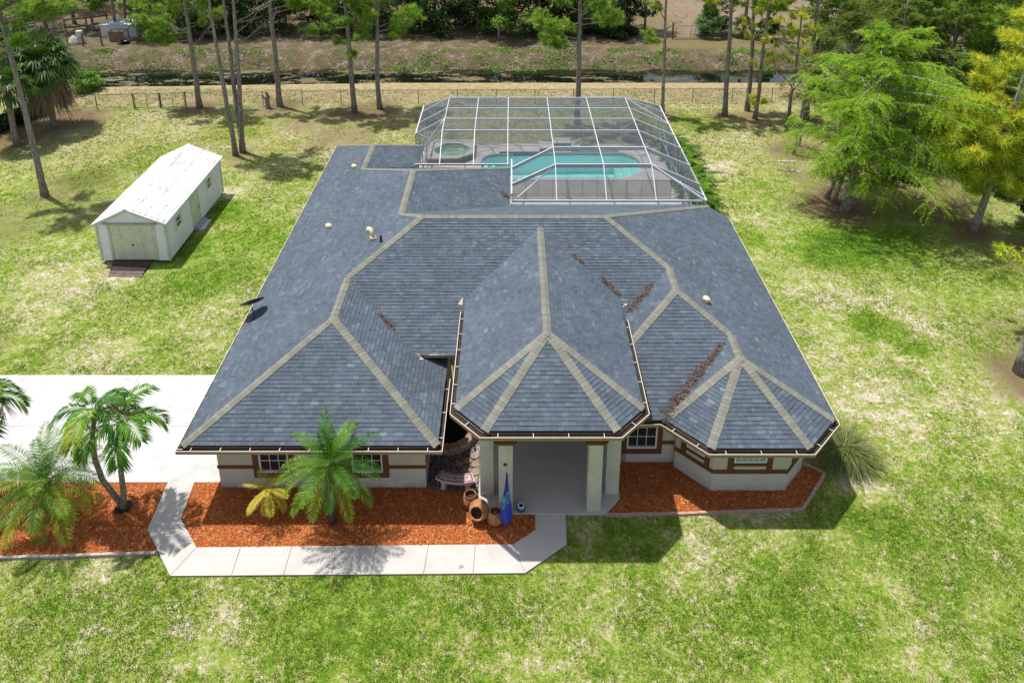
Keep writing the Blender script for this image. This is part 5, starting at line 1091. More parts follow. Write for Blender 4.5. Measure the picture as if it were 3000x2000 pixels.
pine((-7.75, 27.86, 0), (-8.4, 28.2, 13.5), .17, 10.6, 2.8, 10, 'left trunk of the three tall pines behind the shed', 3, bare=[(9.2, 2.7, 2.2, .1)])
pine((-7.50, 28.45, 0), (-7.55, 28.6, 13.5), .17, 10.8, 2.6, 9, 'middle trunk of the three tall pines behind the shed', 4, bare=[(7.0, .1, 1.6, .2)])
pine((-7.40, 28.30, 0), (-6.7, 28.4, 13.5), .18, 10.8, 2.8, 10, 'right trunk of the three tall pines behind the shed', 5, bare=[(8.9, .15, 3.0, .35), (7.0, -.4, 2.0, .1), (7.4, .4, 1.8, .2), (6.4, .2, 1.6, .0)])
pine((-7.36, 36.95, 0), (-7.4, 37, 12), .22, 8.3, 3.0, 10, 'pine beside a short dead stump at the canal fence', 6, extra=[(7.3, .1, 3.2, .1), (7.6, -.2, 3.4, .2)], bare=[(8.0, 2.8, 3.0, -.25), (6.6, .8, 1.2, .7)])
pine((-1.38, 35.72, 0), (-1.7, 35.8, 12.5), .21, 6.4, 3.2, 15, 'pine with a low green crown left of the pool cage', 7, extra=[(6.6, 3.3, 2.8, -.05), (5.6, .4, 1.4, .0), (5.4, 3.3, .9, -.1), (6.2, -.5, 2.0, .1), (4.4, .3, .4, .2), (7.0, 2.9, 3.4, .12)])
pine((.41, 36.44, 0), (.75, 36.5, 12.5), .19, 6.2, 3.2, 15, 'pine with spreading boughs nearest the left corner of the pool cage', 8, extra=[(6.1, .2, 3.4, .12), (5.6, -.3, 2.6, .1), (6.4, .6, 3.0, .15), (6.7, 2.9, 2.0, .2)], bare=[(4.8, .5, .9, .4)])
pine((15.3, 33.4, 0), (15.2, 33.6, 13), .22, 7.3, 3.4, 15, 'pine behind the pool cage with two drooping boughs on its left', 9, extra=[(6.4, 3.2, 3.4, -.02), (6.0, 3.0, 2.8, -.15), (7.3, 3.4, 3.6, .05), (7.4, -.2, 3.0, .12), (5.9, 3.5, 2.4, -.12), (7.8, .4, 3.0, .1)])
pine((21.85, 35.29, 0), (21.4, 35.4, 12.5), .15, 9.6, 2.2, 7, 'slim pale pine right of the pool cage with one low tuft', 10, extra=[(5.6, 2.95, 1.5, .25), (5.5, 3.3, 1.3, .15), (7.8, 2.5, 1.4, .3)], bare=[(6.5, .5, 1.8, .6), (7.3, 2.4, 1.6, .7), (6.0, 2.7, 1.0, .6)], bark=GBARK)
pine((26.4, 34.94, 0), (25.95, 35.1, 12.5), .2, 9.2, 3.0, 10, 'dark pine on the back lawn with a yellow bough to its left', 11, mat=PINE_Y, extra=[(8.2, 3.0, 3.2, .12), (8.3, 2.7, 2.4, .2), (8.6, 3.4, 2.8, .1), (8.8, 2.5, 3.4, .05)])
pine((28.39, 36.0, 0), (28.0, 36.1, 12.5), .19, 8.6, 2.8, 10, 'dark pine in the pair right of the pool cage, the rear one', 12, extra=[(7.9, .2, 2.6, .1), (8.0, 2.9, 1.8, .1)])
pine((28.46, 34.39, 0), (28.6, 34.4, 9.4), .16, 5.0, 2.0, 12, 'yellow tufted young pine in the pair right of the pool cage', 13, mat=PINE_Y, extra=[(4.0, .2, 1.2, .2), (4.2, -.5, 1.1, .3), (3.9, 2.9, .8, .2), (1.3, -.2, .7, .1), (1.5, 2.6, .5, .3), (1.1, 3.9, .6, .1), (4.6, .8, 1.6, .3)], tufts=7)
pine((30.9, 34.2, 0), (31.0, 34.3, 8.2), .13, 3.4, 2.0, 14, 'small yellow green pine left of the tall cypress', 14, mat=PINE_Y, tufts=10, bare=[(2.6, 2.6, 1.8, .4), (2.2, .5, 1.6, .4)])
pine((32.15, 34.05, 0), (31.9, 34.2, 12.5), .2, 9.0, 2.6, 9, 'tall dark pine trunk behind the small yellow pine', 15, extra=[(8.2, 3.0, 4.2, .02), (8.4, .3, 2.6, .1)])
pine((29.17, 27.96, 0), (29.45, 28.1, 6.6), .09, 6.2, 1.0, 2, 'thin bare dark trunk left of the bright cypress', 16, bare=[(5.6, 2.7, 3.4, .45), (5.2, .4, 2.6, .35), (4.4, 2.4, 2.0, .3)], tufts=2)
pine((30.02, 29.37, 0), (30.15, 29.5, 7.2), .08, 6.8, 1.0, 2, 'second thin bare trunk just behind the first beside the cypress', 17, bare=[(6.0, 2.9, 2.2, .5), (5.5, .2, 2.0, .5)], tufts=2)
pine((35.49, 17.99, 0), (36.9, 18.3, 12.5), .2, 4.2, 3.6, 20, 'bright yellow pine with a pale grey trunk at the right edge', 18, mat=PINE_Y, extra=[(3.4, 3.1, 3.0, .38), (3.0, 2.9, 2.6, .5), (3.8, 3.5, 2.8, .32), (3.3, 3.9, 2.6, .3), (2.5, 3.2, .95, -.12), (2.5, -.2, 2.0, .05), (3.0, -.7, 2.4, .1), (3.4, 4.5, 2.0, .2), (3.6, 0, 2.4, .2), (4.0, 2.6, 2.2, .5), (4.4, 3.3, 3.0, .35), (4.9, 3.0, 2.6, .4), (3.6, 4.2, 2.6, .45), (4.2, 4.7, 2.6, .4), (4.8, 4.0, 3.0, .3), (5.2, 4.6, 2.6, .35), (3.9, 5.3, 2.4, .3), (5.6, 3.6, 2.8, .3), (6.2, 4.2, 2.6, .3), (6.8, 3.4, 2.4, .3), (3.6, 3.0, 3.7, .36), (3.2, 3.4, 3.4, .34), (4.0, 3.8, 3.4, .3), (2.9, 3.7, 2.2, .2), (2.8, 4.8, 2.0, .15), (5.0, 2.8, 3.4, .3), (5.8, 2.9, 3.0, .35)], tuft=.5, bark=GBARK, tufts=30, per=54, nw=.021, bare=[(2.2, 2.9, 1.8, .55), (2.3, .1, 2.2, .15)])
pine((31.15, 6.65, 0), (30.9, 6.7, 12), .33, 10.5, 2.5, 4, 'thick pine trunk cut by the right edge of the picture', 19)
pine((36.2, 9.2, 0), (36.6, 9.3, 10), .2, 2.2, 4.2, 12, 'yellow pine whose low boughs reach in at the right edge', 20, mat=PINE_Y, extra=[(2.4, 3.2, 2.7, .16), (2.2, 2.9, 2.3, .12), (1.6, 3.5, 2.9, -.02)], tuft=.4)
for i, (x, y, h, c0, rd, lab) in enumerate(((40.5, 31.5, 13, 3.2, 4.2, 'broad green pine behind the yellow pine at right'), (45.5, 34.5, 14, 3.5, 4.4, 'pine at the far right edge above the dark shrubs'), (41.5, 39.5, 13, 4.6, 3.6, 'pine behind the tall cypress beside the field'), (47.5, 41, 13, 4, 4.2, 'green pine in the top right corner'), (37.0, 45, 12, 5, 3.2, 'pine on the canal side above the bare grey tree'),
                                         (49, 28, 13, 2.6, 4.6, 'wide green pine beyond the right edge shrubs'), (42.5, 27, 12, 3.0, 3.8, 'green pine right of the cypress with dense boughs'))):
    pine((x, y, 0), (x + .2, y + .2, h), .2, c0, rd, 30, lab, 40 + i, tufts=20, tuft=.46, per=30, nw=.03)
for i, (x, y, h, lab) in enumerate(((-36.5, 62, 12, 'dark pine trunk in the neighbour pen at far left'), (-29.8, 57.6, 11, 'tree trunk standing before the white animal shelter'), (-23.8, 58.5, 11, 'thin trunk right of the white animal shelter'), (34.2, 57.5, 12, 'pine trunk at the edge of the sandy field'), (37.5, 60.5, 12, 'second pine trunk at the edge of the sandy field'), (44, 62, 12, 'pine standing in the sandy field'))):
    pine((x, y, 0), (x + .1, y, h), .2, 4.0 if x > 0 else 5.5, 2.8, 12, lab, 60 + i, tuft=.5, per=30, nw=.036, group='trees beyond the canal')

def cypress(base, H, lean, label, seed, mat, spreads, nb, zlo, trunks=((0, 0),), leafn=26, bark=None, feather=False):
    r = np.random.default_rng(seed); e = empty('cypress_tree', base, label, 'tree'); b = np.array(base, float); m = MB()
    for (ox, oy) in trunks: m.tube(trunk_pts((b[0] + ox, b[1] + oy, -.1), (b[0] + lean[0] + ox * .3, b[1] + lean[1] + oy * .3, H * (1 if ox == 0 else .7)), 8, .06, r), [(.24 if ox == 0 else .13) * (1.3 if i == 0 else 1) * (1 - .85 * i / 8) for i in range(9)], 9)
    m.build('trunk', bark or GBARK, e, True); br = MB(); Vs = []; Ts = []
    for i in range(nb):
        f_ = (i + r.uniform()) / nb; z = zlo + (H - zlo) * f_; az = i * 2.4 + r.normal(0, .25); L = spreads(f_, az) * r.uniform(.75, 1.1); p = b + np.array([lean[0] * z / H, lean[1] * z / H, z]); d = np.array([math.cos(az), math.sin(az), r.uniform(.05, .75)]); pts = [p]
        for k in range(7): d = unit((d + np.array([0, 0, -.085]) + r.normal(0, .06, 3))[None])[0]; pts.append(pts[-1] + d * L / 7)
        P = np.array(pts); P[:, 2] = np.maximum(P[:, 2], .35); br.tube([tuple(q) for q in P], [max(.01, .05 * L / 4 * (1 - .13 * k)) for k in range(8)], 5, False)
        nt = int(14 + L * 9) if feather else int(20 + L * 13)
        for j in range(nt):
            tt = r.uniform(.12, 1.0) * 7; k = min(6, int(tt)); q = P[k] + (P[k + 1] - P[k]) * (tt - k); dd = P[k + 1] - P[k]; dd = dd / max(np.linalg.norm(dd), 1e-6); sd = unit((np.cross(dd, [0, 0, 1]) * r.choice([-1, 1]) + dd * .75 + r.normal(0, .25, 3))[None])[0]; TL = r.uniform(.35, .85) * min(1.2, L / 3) * (1.35 if feather else 1)
            s_ = np.linspace(.08, 1, leafn); tw = q + sd * TL * s_[:, None]; tw[:, 2] -= (s_ * TL) ** 2 * r.uniform(.15, .9 if feather else .7); tw += r.normal(0, .025 if feather else .035, (leafn, 3)); ld = unit(sd * .6 + np.cross(sd, [0, 0, 1]) * r.choice([-1, 1], leafn)[:, None] * .8 + r.normal(0, .3, (leafn, 3)) + np.array([0, 0, -.1])); w_ = unit(np.cross(ld, r.normal(0, 1, (leafn, 3)))) * (.019 if feather else .026); ln = ((.14 if feather else .19) * (1.1 - .5 * s_))[:, None] * r.uniform(.7, 1.3, (leafn, 1))
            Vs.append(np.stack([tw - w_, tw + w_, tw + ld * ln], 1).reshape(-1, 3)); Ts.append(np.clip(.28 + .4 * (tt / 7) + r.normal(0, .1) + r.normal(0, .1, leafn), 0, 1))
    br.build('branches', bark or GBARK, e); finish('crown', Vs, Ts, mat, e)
cypress((29.42, 20.25, 0), 10.6, (1.1, .4), 'large bright lime green cypress on the right lawn', 31, CYP, lambda f_, az: (2.9 + 1.9 * math.sin(f_ * PI)) * (1 - .62 * max(0, f_ - .6) / .4) * (1.1 if math.cos(az) > 0 else .82) * (.55 + .75 * abs(math.sin(az * 7.3 + f_ * 23))), 84, 1.5, ((0, 0), (-.25, 1.0), (-.45, 1.6)), 40, feather=True)
cypress((37.6, 33.5, 0), 12.5, (.2, .2), 'tall olive green cypress behind the bright one', 32, CYP2, lambda f_, az: (2.0 + 3.2 * math.sin(min(1, f_ + .2) * PI * .7)) * (1 - .7 * max(0, f_ - .5) / .5), 50, 1.8, ((0, 0),), 22)
cypress((35.2, 28.5, 0), 10.5, (.2, .2), 'green cypress between the bright cypress and the yellow pine', 33, CYP2, lambda f_, az: (1.6 + 2.8 * math.sin(min(1, f_ + .2) * PI * .7)) * (1 - .7 * max(0, f_ - .5) / .5), 42, 1.2, ((0, 0),), 22)
for i, (x, y, H, lab) in enumerate(((40.2, 38.4, 11.5, 'olive cypress rear of the tall one by the field'), (44.8, 30.6, 11, 'green cypress right of the dark shrubs at the right edge'), (46.5, 45.5, 11, 'rearmost green cypress in the top right corner'), (51, 37.5, 11, 'outermost green cypress at the right edge'), (36.0, 39.8, 8.5, 'small olive cypress beside the canal at right'))):
    cypress((x, y, 0), H, (.2, .2), lab, 90 + i, CYP2, lambda f_, az: (2.0 + 3.0 * math.sin(min(1, f_ + .2) * PI * .7)) * (1 - .7 * max(0, f_ - .5) / .5), 36, .8, ((0, 0),), 20)
r = np.random.default_rng(77); e = empty('bare_tree', (33.4, 31.5, 0), 'leafless grey tree behind the bright cypress', 'tree'); m = MB(); m.tube(trunk_pts((33.4, 31.5, -.1), (33.9, 31.6, 5.6), 6, .08, r), [.13, .12, .11, .1, .08, .06, .04], 7); m.build('trunk', GBARK, e, True); m = MB()
for i in range(13): bare_branch(m, (33.4 + .09 * (2 + i * .27), 31.5, 2.2 + i * .27), (math.cos(i * 2.4), math.sin(i * 2.4), .8), 2.2, .045, r)
m.build('branches', GBARK, e)

def leaf_cloud(C, rad, n, size, r, flat=.7):
    k = r.integers(0, len(C), n); d = unit(r.normal(0, 1, (n, 3))); rr = rad[k] * r.uniform(.35, 1.05, n) ** .6; P = C[k] + d * rr[:, None] * np.array([1, 1, flat]); nrm2 = unit(d * .6 + r.normal(0, .7, (n, 3)) + np.array([0, 0, .5])); a = unit(np.cross(nrm2, r.normal(0, 1, (n, 3)))); b = np.cross(nrm2, a); s_ = size * r.uniform(.6, 1.2, n)[:, None]
    V = np.stack([P - a * s_ * .5, P + b * s_ * .3, P + a * s_ * .55, P - b * s_ * .3], 1).reshape(-1, 3); V[:, 2] = np.maximum(V[:, 2], .02)
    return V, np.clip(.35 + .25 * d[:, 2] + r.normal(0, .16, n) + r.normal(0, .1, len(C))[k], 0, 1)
def broadleaf(base, H, rad, z0, n, label, seed, mat, group=None, size=.24, trunk=True, nc=26, name='broadleaf_tree', cat='tree'):
    r = np.random.default_rng(seed); e = empty(name, base, label, cat, group); b = np.array(base, float)
    C = []; 
    for i in range(nc):
        u_ = r.uniform(0, 1); z = z0 + (H - z0) * u_; w_ = rad * math.sqrt(max(.12, 1 - (2 * u_ - .85) ** 2 * .75)); a = r.uniform(0, 6.28); q = w_ * math.sqrt(r.uniform(.1, 1)); C.append((b[0] + q * math.cos(a), b[1] + q * math.sin(a), z))
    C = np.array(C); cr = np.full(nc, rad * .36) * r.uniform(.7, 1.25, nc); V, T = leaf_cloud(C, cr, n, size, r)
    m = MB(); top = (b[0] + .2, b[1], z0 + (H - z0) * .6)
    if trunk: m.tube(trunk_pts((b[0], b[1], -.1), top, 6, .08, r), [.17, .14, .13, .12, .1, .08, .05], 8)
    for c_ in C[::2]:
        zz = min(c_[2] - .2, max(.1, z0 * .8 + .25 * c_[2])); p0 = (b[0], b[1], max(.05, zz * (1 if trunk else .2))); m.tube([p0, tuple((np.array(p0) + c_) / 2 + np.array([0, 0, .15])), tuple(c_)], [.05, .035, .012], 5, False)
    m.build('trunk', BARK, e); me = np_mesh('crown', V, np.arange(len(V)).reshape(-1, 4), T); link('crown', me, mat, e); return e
G2 = 'trees beyond the canal'
for i, (x, y, H, rd, z0, n, mt, lab) in enumerate((
    (-41, 60, 8, 3.0, 1.5, 4200, BROAD_D, 'dark leafy tree at the far left beyond the palms'), (-33.2, 59.5, 7.5, 2.2, 2.4, 3600, BROAD_L, 'light green tree shading the neighbour pen'), (-30.2, 60.5, 8, 2.6, 3.0, 4000, BROAD_L, 'light green tree behind the white animal shelter'), (-25.3, 56.6, 6.5, 2.3, .4, 5200, BROAD_L, 'bright leafy tree right of the white animal shelter'),
    (-21.6, 57.6, 7, 2.6, .3, 5200, BROAD_L, 'bushy green tree behind the dark pine across the canal'), (-18.2, 58.8, 9, 3.0, 1.2, 4600, BROAD_D, 'dark tree behind the three tall pines across the canal'), (-13.4, 60.5, 10, 3.4, 1.8, 4600, BROAD_D, 'dark tree across the canal at the blue glint of water'), (-8.2, 59.8, 10, 3.2, 1.5, 4600, BROAD_D, 'dark tree across the canal behind the stump'),
    (-2.8, 61, 10, 3.4, 1.2, 4600, BROAD_D, 'dark tree across the canal left of the cage'), (2.4, 60.2, 10, 3.3, 1.2, 4600, BROAD_D, 'shaded tree in the middle of the far wood'), (6.6, 60.8, 10, 3.2, 1.5, 4200, BROAD_D, 'dark tree left of the bright broadleaf across the canal'), (9.2, 56.6, 8, 2.8, .6, 7000, BROAD_L, 'bright green broadleaf reaching over the far canal bank'),
    (13.2, 58.2, 8, 2.6, .6, 5200, BROAD_D, 'dark green broadleaf right of the bright one'), (17.6, 57.6, 5.5, 2.4, .2, 4800, BROAD_D, 'dark bush behind the pool cage pine across the canal'), (21.2, 57.4, 6, 2.3, .2, 4800, BROAD_D, 'dark bush left of the far metal gate'), (24.2, 59, 7, 1.7, 1.5, 2600, BROAD_D, 'slim dark tree at the left post of the far gate'),
    (31.2, 58.4, 5, 1.6, .2, 2600, BROAD_D, 'green bush right of the far metal gate'), (35.8, 55.5, 2.2, 1.2, .1, 1500, BROAD_D, 'low green bush at the foot of the far field'), (48, 60, 9, 3.2, .8, 4200, BROAD_L, 'green tree at the far edge of the sandy field'), (56, 56, 9, 3.4, .5, 4200, BROAD_L, 'green tree in the far top right corner'))):
    broadleaf((x, y, 0), H, rd, z0, n, lab, 100 + i, mt, G2, .30)
for i, (x, y, H, rd, n, lab, mt) in enumerate(((46.2, 37.2, 3.6, 2.5, 5200, 'dense dark green shrub behind the yellow pine', BROAD_D), (39.6, 17.2, 2.4, 2.0, 5200, 'dark glossy shrub at the right edge below the yellow pine', BROAD_D), (41.0, 22.5, 2.6, 2.0, 4200, 'dark shrub in shade right of the cypress', BROAD_D), (34.5, 24.6, 1.6, 1.5, 2600, 'low shaded shrub behind the bright cypress', BROAD_D), (50, 33, 3.2, 2.4, 3600, 'dark shrub under the pines at the far right edge', BROAD_D), (36.5, 41.3, 1.6, 1.6, 2200, 'green bank shrub where the canal meets the right wood', BROAD_D), (-24.6, 40.6, 1.7, 1.5, 3200, 'yellow green weed bush at the left end of the canal', BROAD_L))):
    broadleaf((x, y, 0), H, rd, .05, n, lab, 150 + i, mt, None, .2, False, 18, 'shrub', 'shrub')
for i, (x, y, H, rd, z0, n, mt, lab) in enumerate((
    (-44, 66, 9, 3.2, .8, 3600, BROAD_L, 'pale green tree in the far left corner'), (-38.5, 69, 9, 3.2, .8, 3600, BROAD_L, 'green tree behind the far left cabbage palm'), (-32, 68, 9, 3.0, 1.0, 3600, BROAD_L, 'green tree above the rail fence of the pen'), (-26.5, 64.5, 9, 2.8, .6, 3600, BROAD_L, 'green tree behind the pale log'),
    (-20.5, 65, 10, 3.4, .4, 4200, BROAD_L, 'green tree rear of the bushy one across the canal'), (-15, 67, 10, 3.6, .5, 3600, BROAD_D, 'dark tree deep in the far wood at left'), (-5.5, 67, 10, 3.6, .5, 3600, BROAD_D, 'dark tree deep in the far wood left of the middle'), (4.5, 67, 10, 3.6, .5, 3600, BROAD_D, 'dark tree deep in the far wood behind the cage'), (14.5, 65, 10, 3.4, .5, 3600, BROAD_L, 'green tree deep in the far wood right of the middle'), (20, 66, 9, 2.6, 1.5, 2600, BROAD_D, 'slim tree at the far clearing'),
    (52, 48, 9, 3.6, .4, 4600, BROAD_L, 'green tree beyond the canal at the right edge'), (57, 44, 9, 3.6, .4, 4000, BROAD_D, 'dark tree at the right edge above the pines'), (41.5, 52.5, 6, 2.4, .3, 3600, BROAD_D, 'dark tree on the far bank behind the pines at right'))):
    broadleaf((x, y, 0), H, rd, z0, n, lab, 180 + i, mt, G2, .34)
# understory of the far wood and weeds on the bank
r = np.random.default_rng(5); C = []
for i in range(560):
    x = r.uniform(-22, 23); C.append((x, r.uniform(56.0, 63), r.uniform(.2, 6.5)))
C = np.array(C); V, T = leaf_cloud(C, r.uniform(.5, 1.1, len(C)), 60000, .28, r); T *= .9; me = np_mesh('understory', V, np.arange(len(V)).reshape(-1, 4), T); tag(link('understory', me, BROAD_D), 'dense dark undergrowth filling the wood across the canal', 'undergrowth', kind='stuff')
C = []; 
for i in range(330):
    x = r.uniform(-38, 44); y = r.choice([r.uniform(48.4, 49.6), r.uniform(49, 52.6)]);
    if vnoise(np.array([x]), np.array([y]), .35, 9)[0] < .42 and y > 49.5: continue
    C.append((x, y, float(ground_z(np.array([x]), np.array([y]))[0]) + .06))
C = np.array(C); n = 15000; k = r.integers(0, len(C), n); P = C[k] + r.normal(0, 1, (n, 3)) * np.array([.5, .3, .05]); P[:, 2] = np.maximum(P[:, 2], ground_z(P[:, 0], P[:, 1]) + .02); a = unit(r.normal(0, 1, (n, 3)) * np.array([1, 1, .4])); b = unit(np.cross(a, r.normal(0, 1, (n, 3)))); s_ = r.uniform(.05, .12, n)[:, None]
V = np.stack([P - a * s_, P + b * s_ * .6, P + a * s_, P - b * s_ * .6], 1).reshape(-1, 3); T = np.clip(r.normal(.4, .2, n) + r.normal(0, .15, len(C))[k], 0, 1); tag(link('bank_weeds', np_mesh('bank_weeds', V, np.arange(4 * n).reshape(-1, 4), T), BROAD_L), 'green weeds growing along the far canal bank', 'weeds', kind='stuff')
# dark hedge on the left boundary
hd = empty('hedge', (-25.5, 31.5, 0), 'low dark vine covered hedge on the left boundary', 'hedge'); C = np.array([(-24.4 - .22 * i + r.normal(0, .1), 35.4 - .72 * i + r.normal(0, .2), r.uniform(.2, 1.25)) for i in range(18) for _ in range(6)]); V, T = leaf_cloud(C, np.full(len(C), .45), 9000, .13, r); link('foliage', np_mesh('foliage', V, np.arange(len(V)).reshape(-1, 4), T * .5), BROAD_D, hd)
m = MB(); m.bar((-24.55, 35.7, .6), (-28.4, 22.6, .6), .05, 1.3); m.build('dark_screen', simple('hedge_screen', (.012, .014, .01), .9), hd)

# ------------------------------------------------------------------ palms
def frond(m, base, az, el, L, droop, pairs, ll, lw, r, fwd=.75, vup=.15, curl=.35, tone=.5, start=.14, rach=.012):
    p = np.array(base, float); n = 14; pts = [p]; e = el; tw = r.normal(0, .1)
    for i in range(n):
        e = el - droop * ((i + 1) / n) ** 1.25; d = np.array([math.cos(az + tw * i / n) * math.cos(e), math.sin(az + tw * i / n) * math.cos(e), math.sin(e)]); pts.append(pts[-1] + d * L / n)
    P = np.array(pts); m.tube([tuple(q) for q in P], [rach * (1 - .8 * i / n) for i in range(n + 1)], 4, False, tone + .25)
    for s in range(pairs):
        tt = start + (1 - start) * (s + .5) / pairs; k = min(n - 1, int(tt * n)); f_ = tt * n - k; q = P[k] + (P[k + 1] - P[k]) * f_; d = unit((P[k + 1] - P[k])[None])[0]; sd = unit(np.cross(d, [0, 0, 1])[None] + 1e-6)[0]; up = np.cross(sd, d); prof = (.35 + .65 * math.sin(PI * min(1, (tt - start) / (1 - start) * .85 + .12))) * (1 if tt < .9 else .75)
        for sg in (-1, 1):
            ld = unit((sd * sg + d * fwd + up * vup + r.normal(0, .09, 3))[None])[0]; l = ll * prof * r.uniform(.88, 1.1); w_ = unit(np.cross(ld, up)[None])[0] * lw; mid = q + ld * l * .45; tip = q + ld * l; tip[2] -= curl * l * (1 if curl < .8 else r.uniform(.6, 1.2)); mid[2] -= curl * l * .18
            tn = float(np.clip(tone + r.normal(0, .12) + .15 * (tt - .5), 0, 1)); m.add([tuple(q), tuple(mid - w_), tuple(tip), tuple(mid + w_)], [(0, 1, 2, 3)], tn)
def feather_palm(name, base, trunk, label, seed, nf, L, ll, lw, pairs, mat, els, droop, curl=.3, vup=.15, trunk_r=(.1, .09), tmat=None, dead=0, fwd=.75, young=0):
    r = np.random.default_rng(seed); e = empty(name, base, label, 'palm'); m = MB(); n = len(trunk) - 1; m.tube(trunk, [trunk_r[0] + (trunk_r[1] - trunk_r[0]) * i / n for i in range(n + 1)], 10); m.build('trunk', tmat or FIBRE, e, True); c_ = trunk[-1]
    for i in range(nf):
        f_ = i / max(1, nf - 1); el = els[0] + (els[1] - els[0]) * f_ ** .9 + r.normal(0, .08); m = MB(); frond(m, (c_[0] + r.normal(0, .02), c_[1] + r.normal(0, .02), c_[2] + .02), i * 2.4 + r.normal(0, .12), el, L * r.uniform(.85, 1.08) * (.78 if f_ < .15 else 1), droop * r.uniform(.8, 1.15), pairs, ll, lw, r, fwd, vup, curl, float(np.clip(.42 + r.normal(0, .16) + (.2 if f_ > .7 else 0), 0, 1))); m.build('frond', FRONDB if i >= nf - dead else mat, e)
    return e
feather_palm('pygmy_date_palm', (4.82, -.4, 0), [(4.82, -.4, 0), (4.85, -.43, .8), (4.9, -.5, 1.7), (4.97, -.57, 2.55)], 'large glossy date palm standing in the mulch before the garage wing', 201, 36, 1.7, .34, .0095, 52, FROND, (1.45, -.75), .95, .14, .2, (.13, .16))
feather_palm('pygmy_date_palm', (-4.2, -.25, 0), [(-4.2, -.25, 0), (-4.15, -.28, .5), (-4.08, -.33, 1.1), (-4.0, -.38, 1.68)], 'large soft date palm in the left mulch bed by the driveway', 202, 38, 1.95, .40, .0105, 54, FROND2, (1.5, -.6), .95, .3, .2, (.15, .18))
feather_palm('small_palm', (2.72, -.1, 0), [(2.72, -.1, 0), (2.75, -.12, .5), (2.8, -.15, 1.12)], 'small yellowing palm beside the large palm under the window', 203, 17, .9, .22, .008, 30, FRONDY, (1.3, -.6), 1.2, .3, .1, (.06, .07))
dp = feather_palm('twin_trunk_palm', (-2.15, .2, 0), [(-2.10, .2, 0), (-2.35, .22, .55), (-2.62, .24, 1.1), (-2.72, .25, 1.9), (-2.68, .25, 2.7), (-2.48, .24, 3.5), (-2.40, .24, 3.85)], 'twin trunk palm with arching fronds beside the walk', 204, 9, 1.65, .60, .03, 30, FROND, (1.2, .05), 2.1, .55, .35, (.10, .065), PTRUNK, 1, .9)
r = np.random.default_rng(214); m = MB(); tk = [(-2.08, .16, 0), (-1.98, .16, .7), (-1.92, .15, 1.5), (-1.86, .14, 2.3), (-1.72, .12, 3.1), (-1.66, .1, 3.45)]; m.tube(tk, [.11, .095, .085, .08, .075, .07], 10); m.build('trunk', PTRUNK, dp, True)
for i in range(10):
    m = MB(); frond(m, (-1.66, .1, 3.47), i * 2.4 + .9, 1.25 - 1.15 * i / 9 + r.normal(0, .08), 1.7 * r.uniform(.9, 1.1), 2.0, 30, .60, .03, r, .9, .35, .55, .45 + r.normal(0, .08)); m.build('frond', FRONDB if i == 9 else FROND, dp)
m = MB()
for (c_) in ((-2.55, .15, 3.15), (-2.35, .1, 3.2), (-1.9, .05, 2.75), (-1.65, .02, 2.7)): bare_branch(m, c_, (r.normal(0, .6), -.6, -.5), .55, .014, r, 2)
m.build('flower_stalk', FRONDB, dp); m = MB(); m.lathe([(0, .03), (.26, .03), (.28, .06), (.25, .07), (0, .05)], (-2.1, .18, 0), 20); m.build('root_collar', simple('dark_soil', (.03, .02, .016)), dp)
feather_palm('feather_palm', (-7.05, 1.0, 0), [(-7.0, 1.0, 0), (-7.02, 1.0, 1.2), (-6.95, 1.0, 2.4), (-6.92, 1.0, 3.35)], 'arching palm cut by the left edge above the driveway', 205, 13, 1.85, .64, .036, 34, FROND, (1.25, .0), 1.9, .5, .3, (.1, .07), PTRUNK, 2, .9)
def fan_leaf(m, base, az, el, PL, FR, r, tone, droop=.5, segs=26):
    b = np.array(base, float); d = np.array([math.cos(az) * math.cos(el), math.sin(az) * math.cos(el), math.sin(el)]); h = b + d * PL; h[2] -= .12 * PL * PL; m.tube([tuple(b), tuple((b + h) / 2 + np.array([0, 0, .04])), tuple(h)], [.02, .016, .012], 4, False, .6); sd = unit(np.cross(d, [0, 0, 1])[None] + 1e-6)[0]; up = np.cross(sd, d)
    for s in range(segs):
        a = (s + .5) / segs * 4.4 - 2.2; ld = d * math.cos(a) + sd * math.sin(a) + up * (.18 + .12 * (s % 2)); ld = ld / np.linalg.norm(ld); l = FR * (1 - .18 * abs(a) / 2.2) * r.uniform(.9, 1.08); w_ = unit(np.cross(ld, up)[None])[0] * FR * .045; mid = h + ld * l * .55; tip = h + ld * l; tip[2] -= droop * l * r.uniform(.5, 1.1); m.add([tuple(h), tuple(mid - w_), tuple(tip), tuple(mid + w_)], [(0, 1, 2, 3)], float(np.clip(tone + r.normal(0, .12), 0, 1)))
def fan_palm(base, H, label, seed, n, PL, FR, skirt=0, trunk=True, mat=None, group='cabbage palms'):
    r = np.random.default_rng(seed); e = empty('cabbage_palm', base, label, 'palm', group); x, y = base[0], base[1]
    if trunk: m = MB(); m.tube(trunk_pts((x, y, -.1), (x + .1, y, H), 7, .03, r), [.24, .21, .2, .19, .19, .2, .22, .2], 10); m.build('trunk', BARK, e, True)
    for i in range(n):
        f_ = i / n; m = MB(); fan_leaf(m, (x + .1, y, H + .05), i * 2.4, 1.35 - 2.0 * f_ + r.normal(0, .1), PL * r.uniform(.8, 1.1), FR * r.uniform(.85, 1.1), r, .42 + r.normal(0, .1), .35 + .5 * f_); m.build('fan_leaf', mat or FANG, e)
    for i in range(skirt): m = MB(); fan_leaf(m, (x + .1, y, H - .1 - 1.0 * i / skirt), i * 2.4, -.9 - r.uniform(0, .5), PL * .8, FR, r, .45, .9, 20); m.build('dead_leaf', FRONDB, e)
fan_palm((-23.2, 29.54, 0), 4.2, 'cabbage palm with a bare trunk at the left edge', 301, 28, 1.15, 1.2)
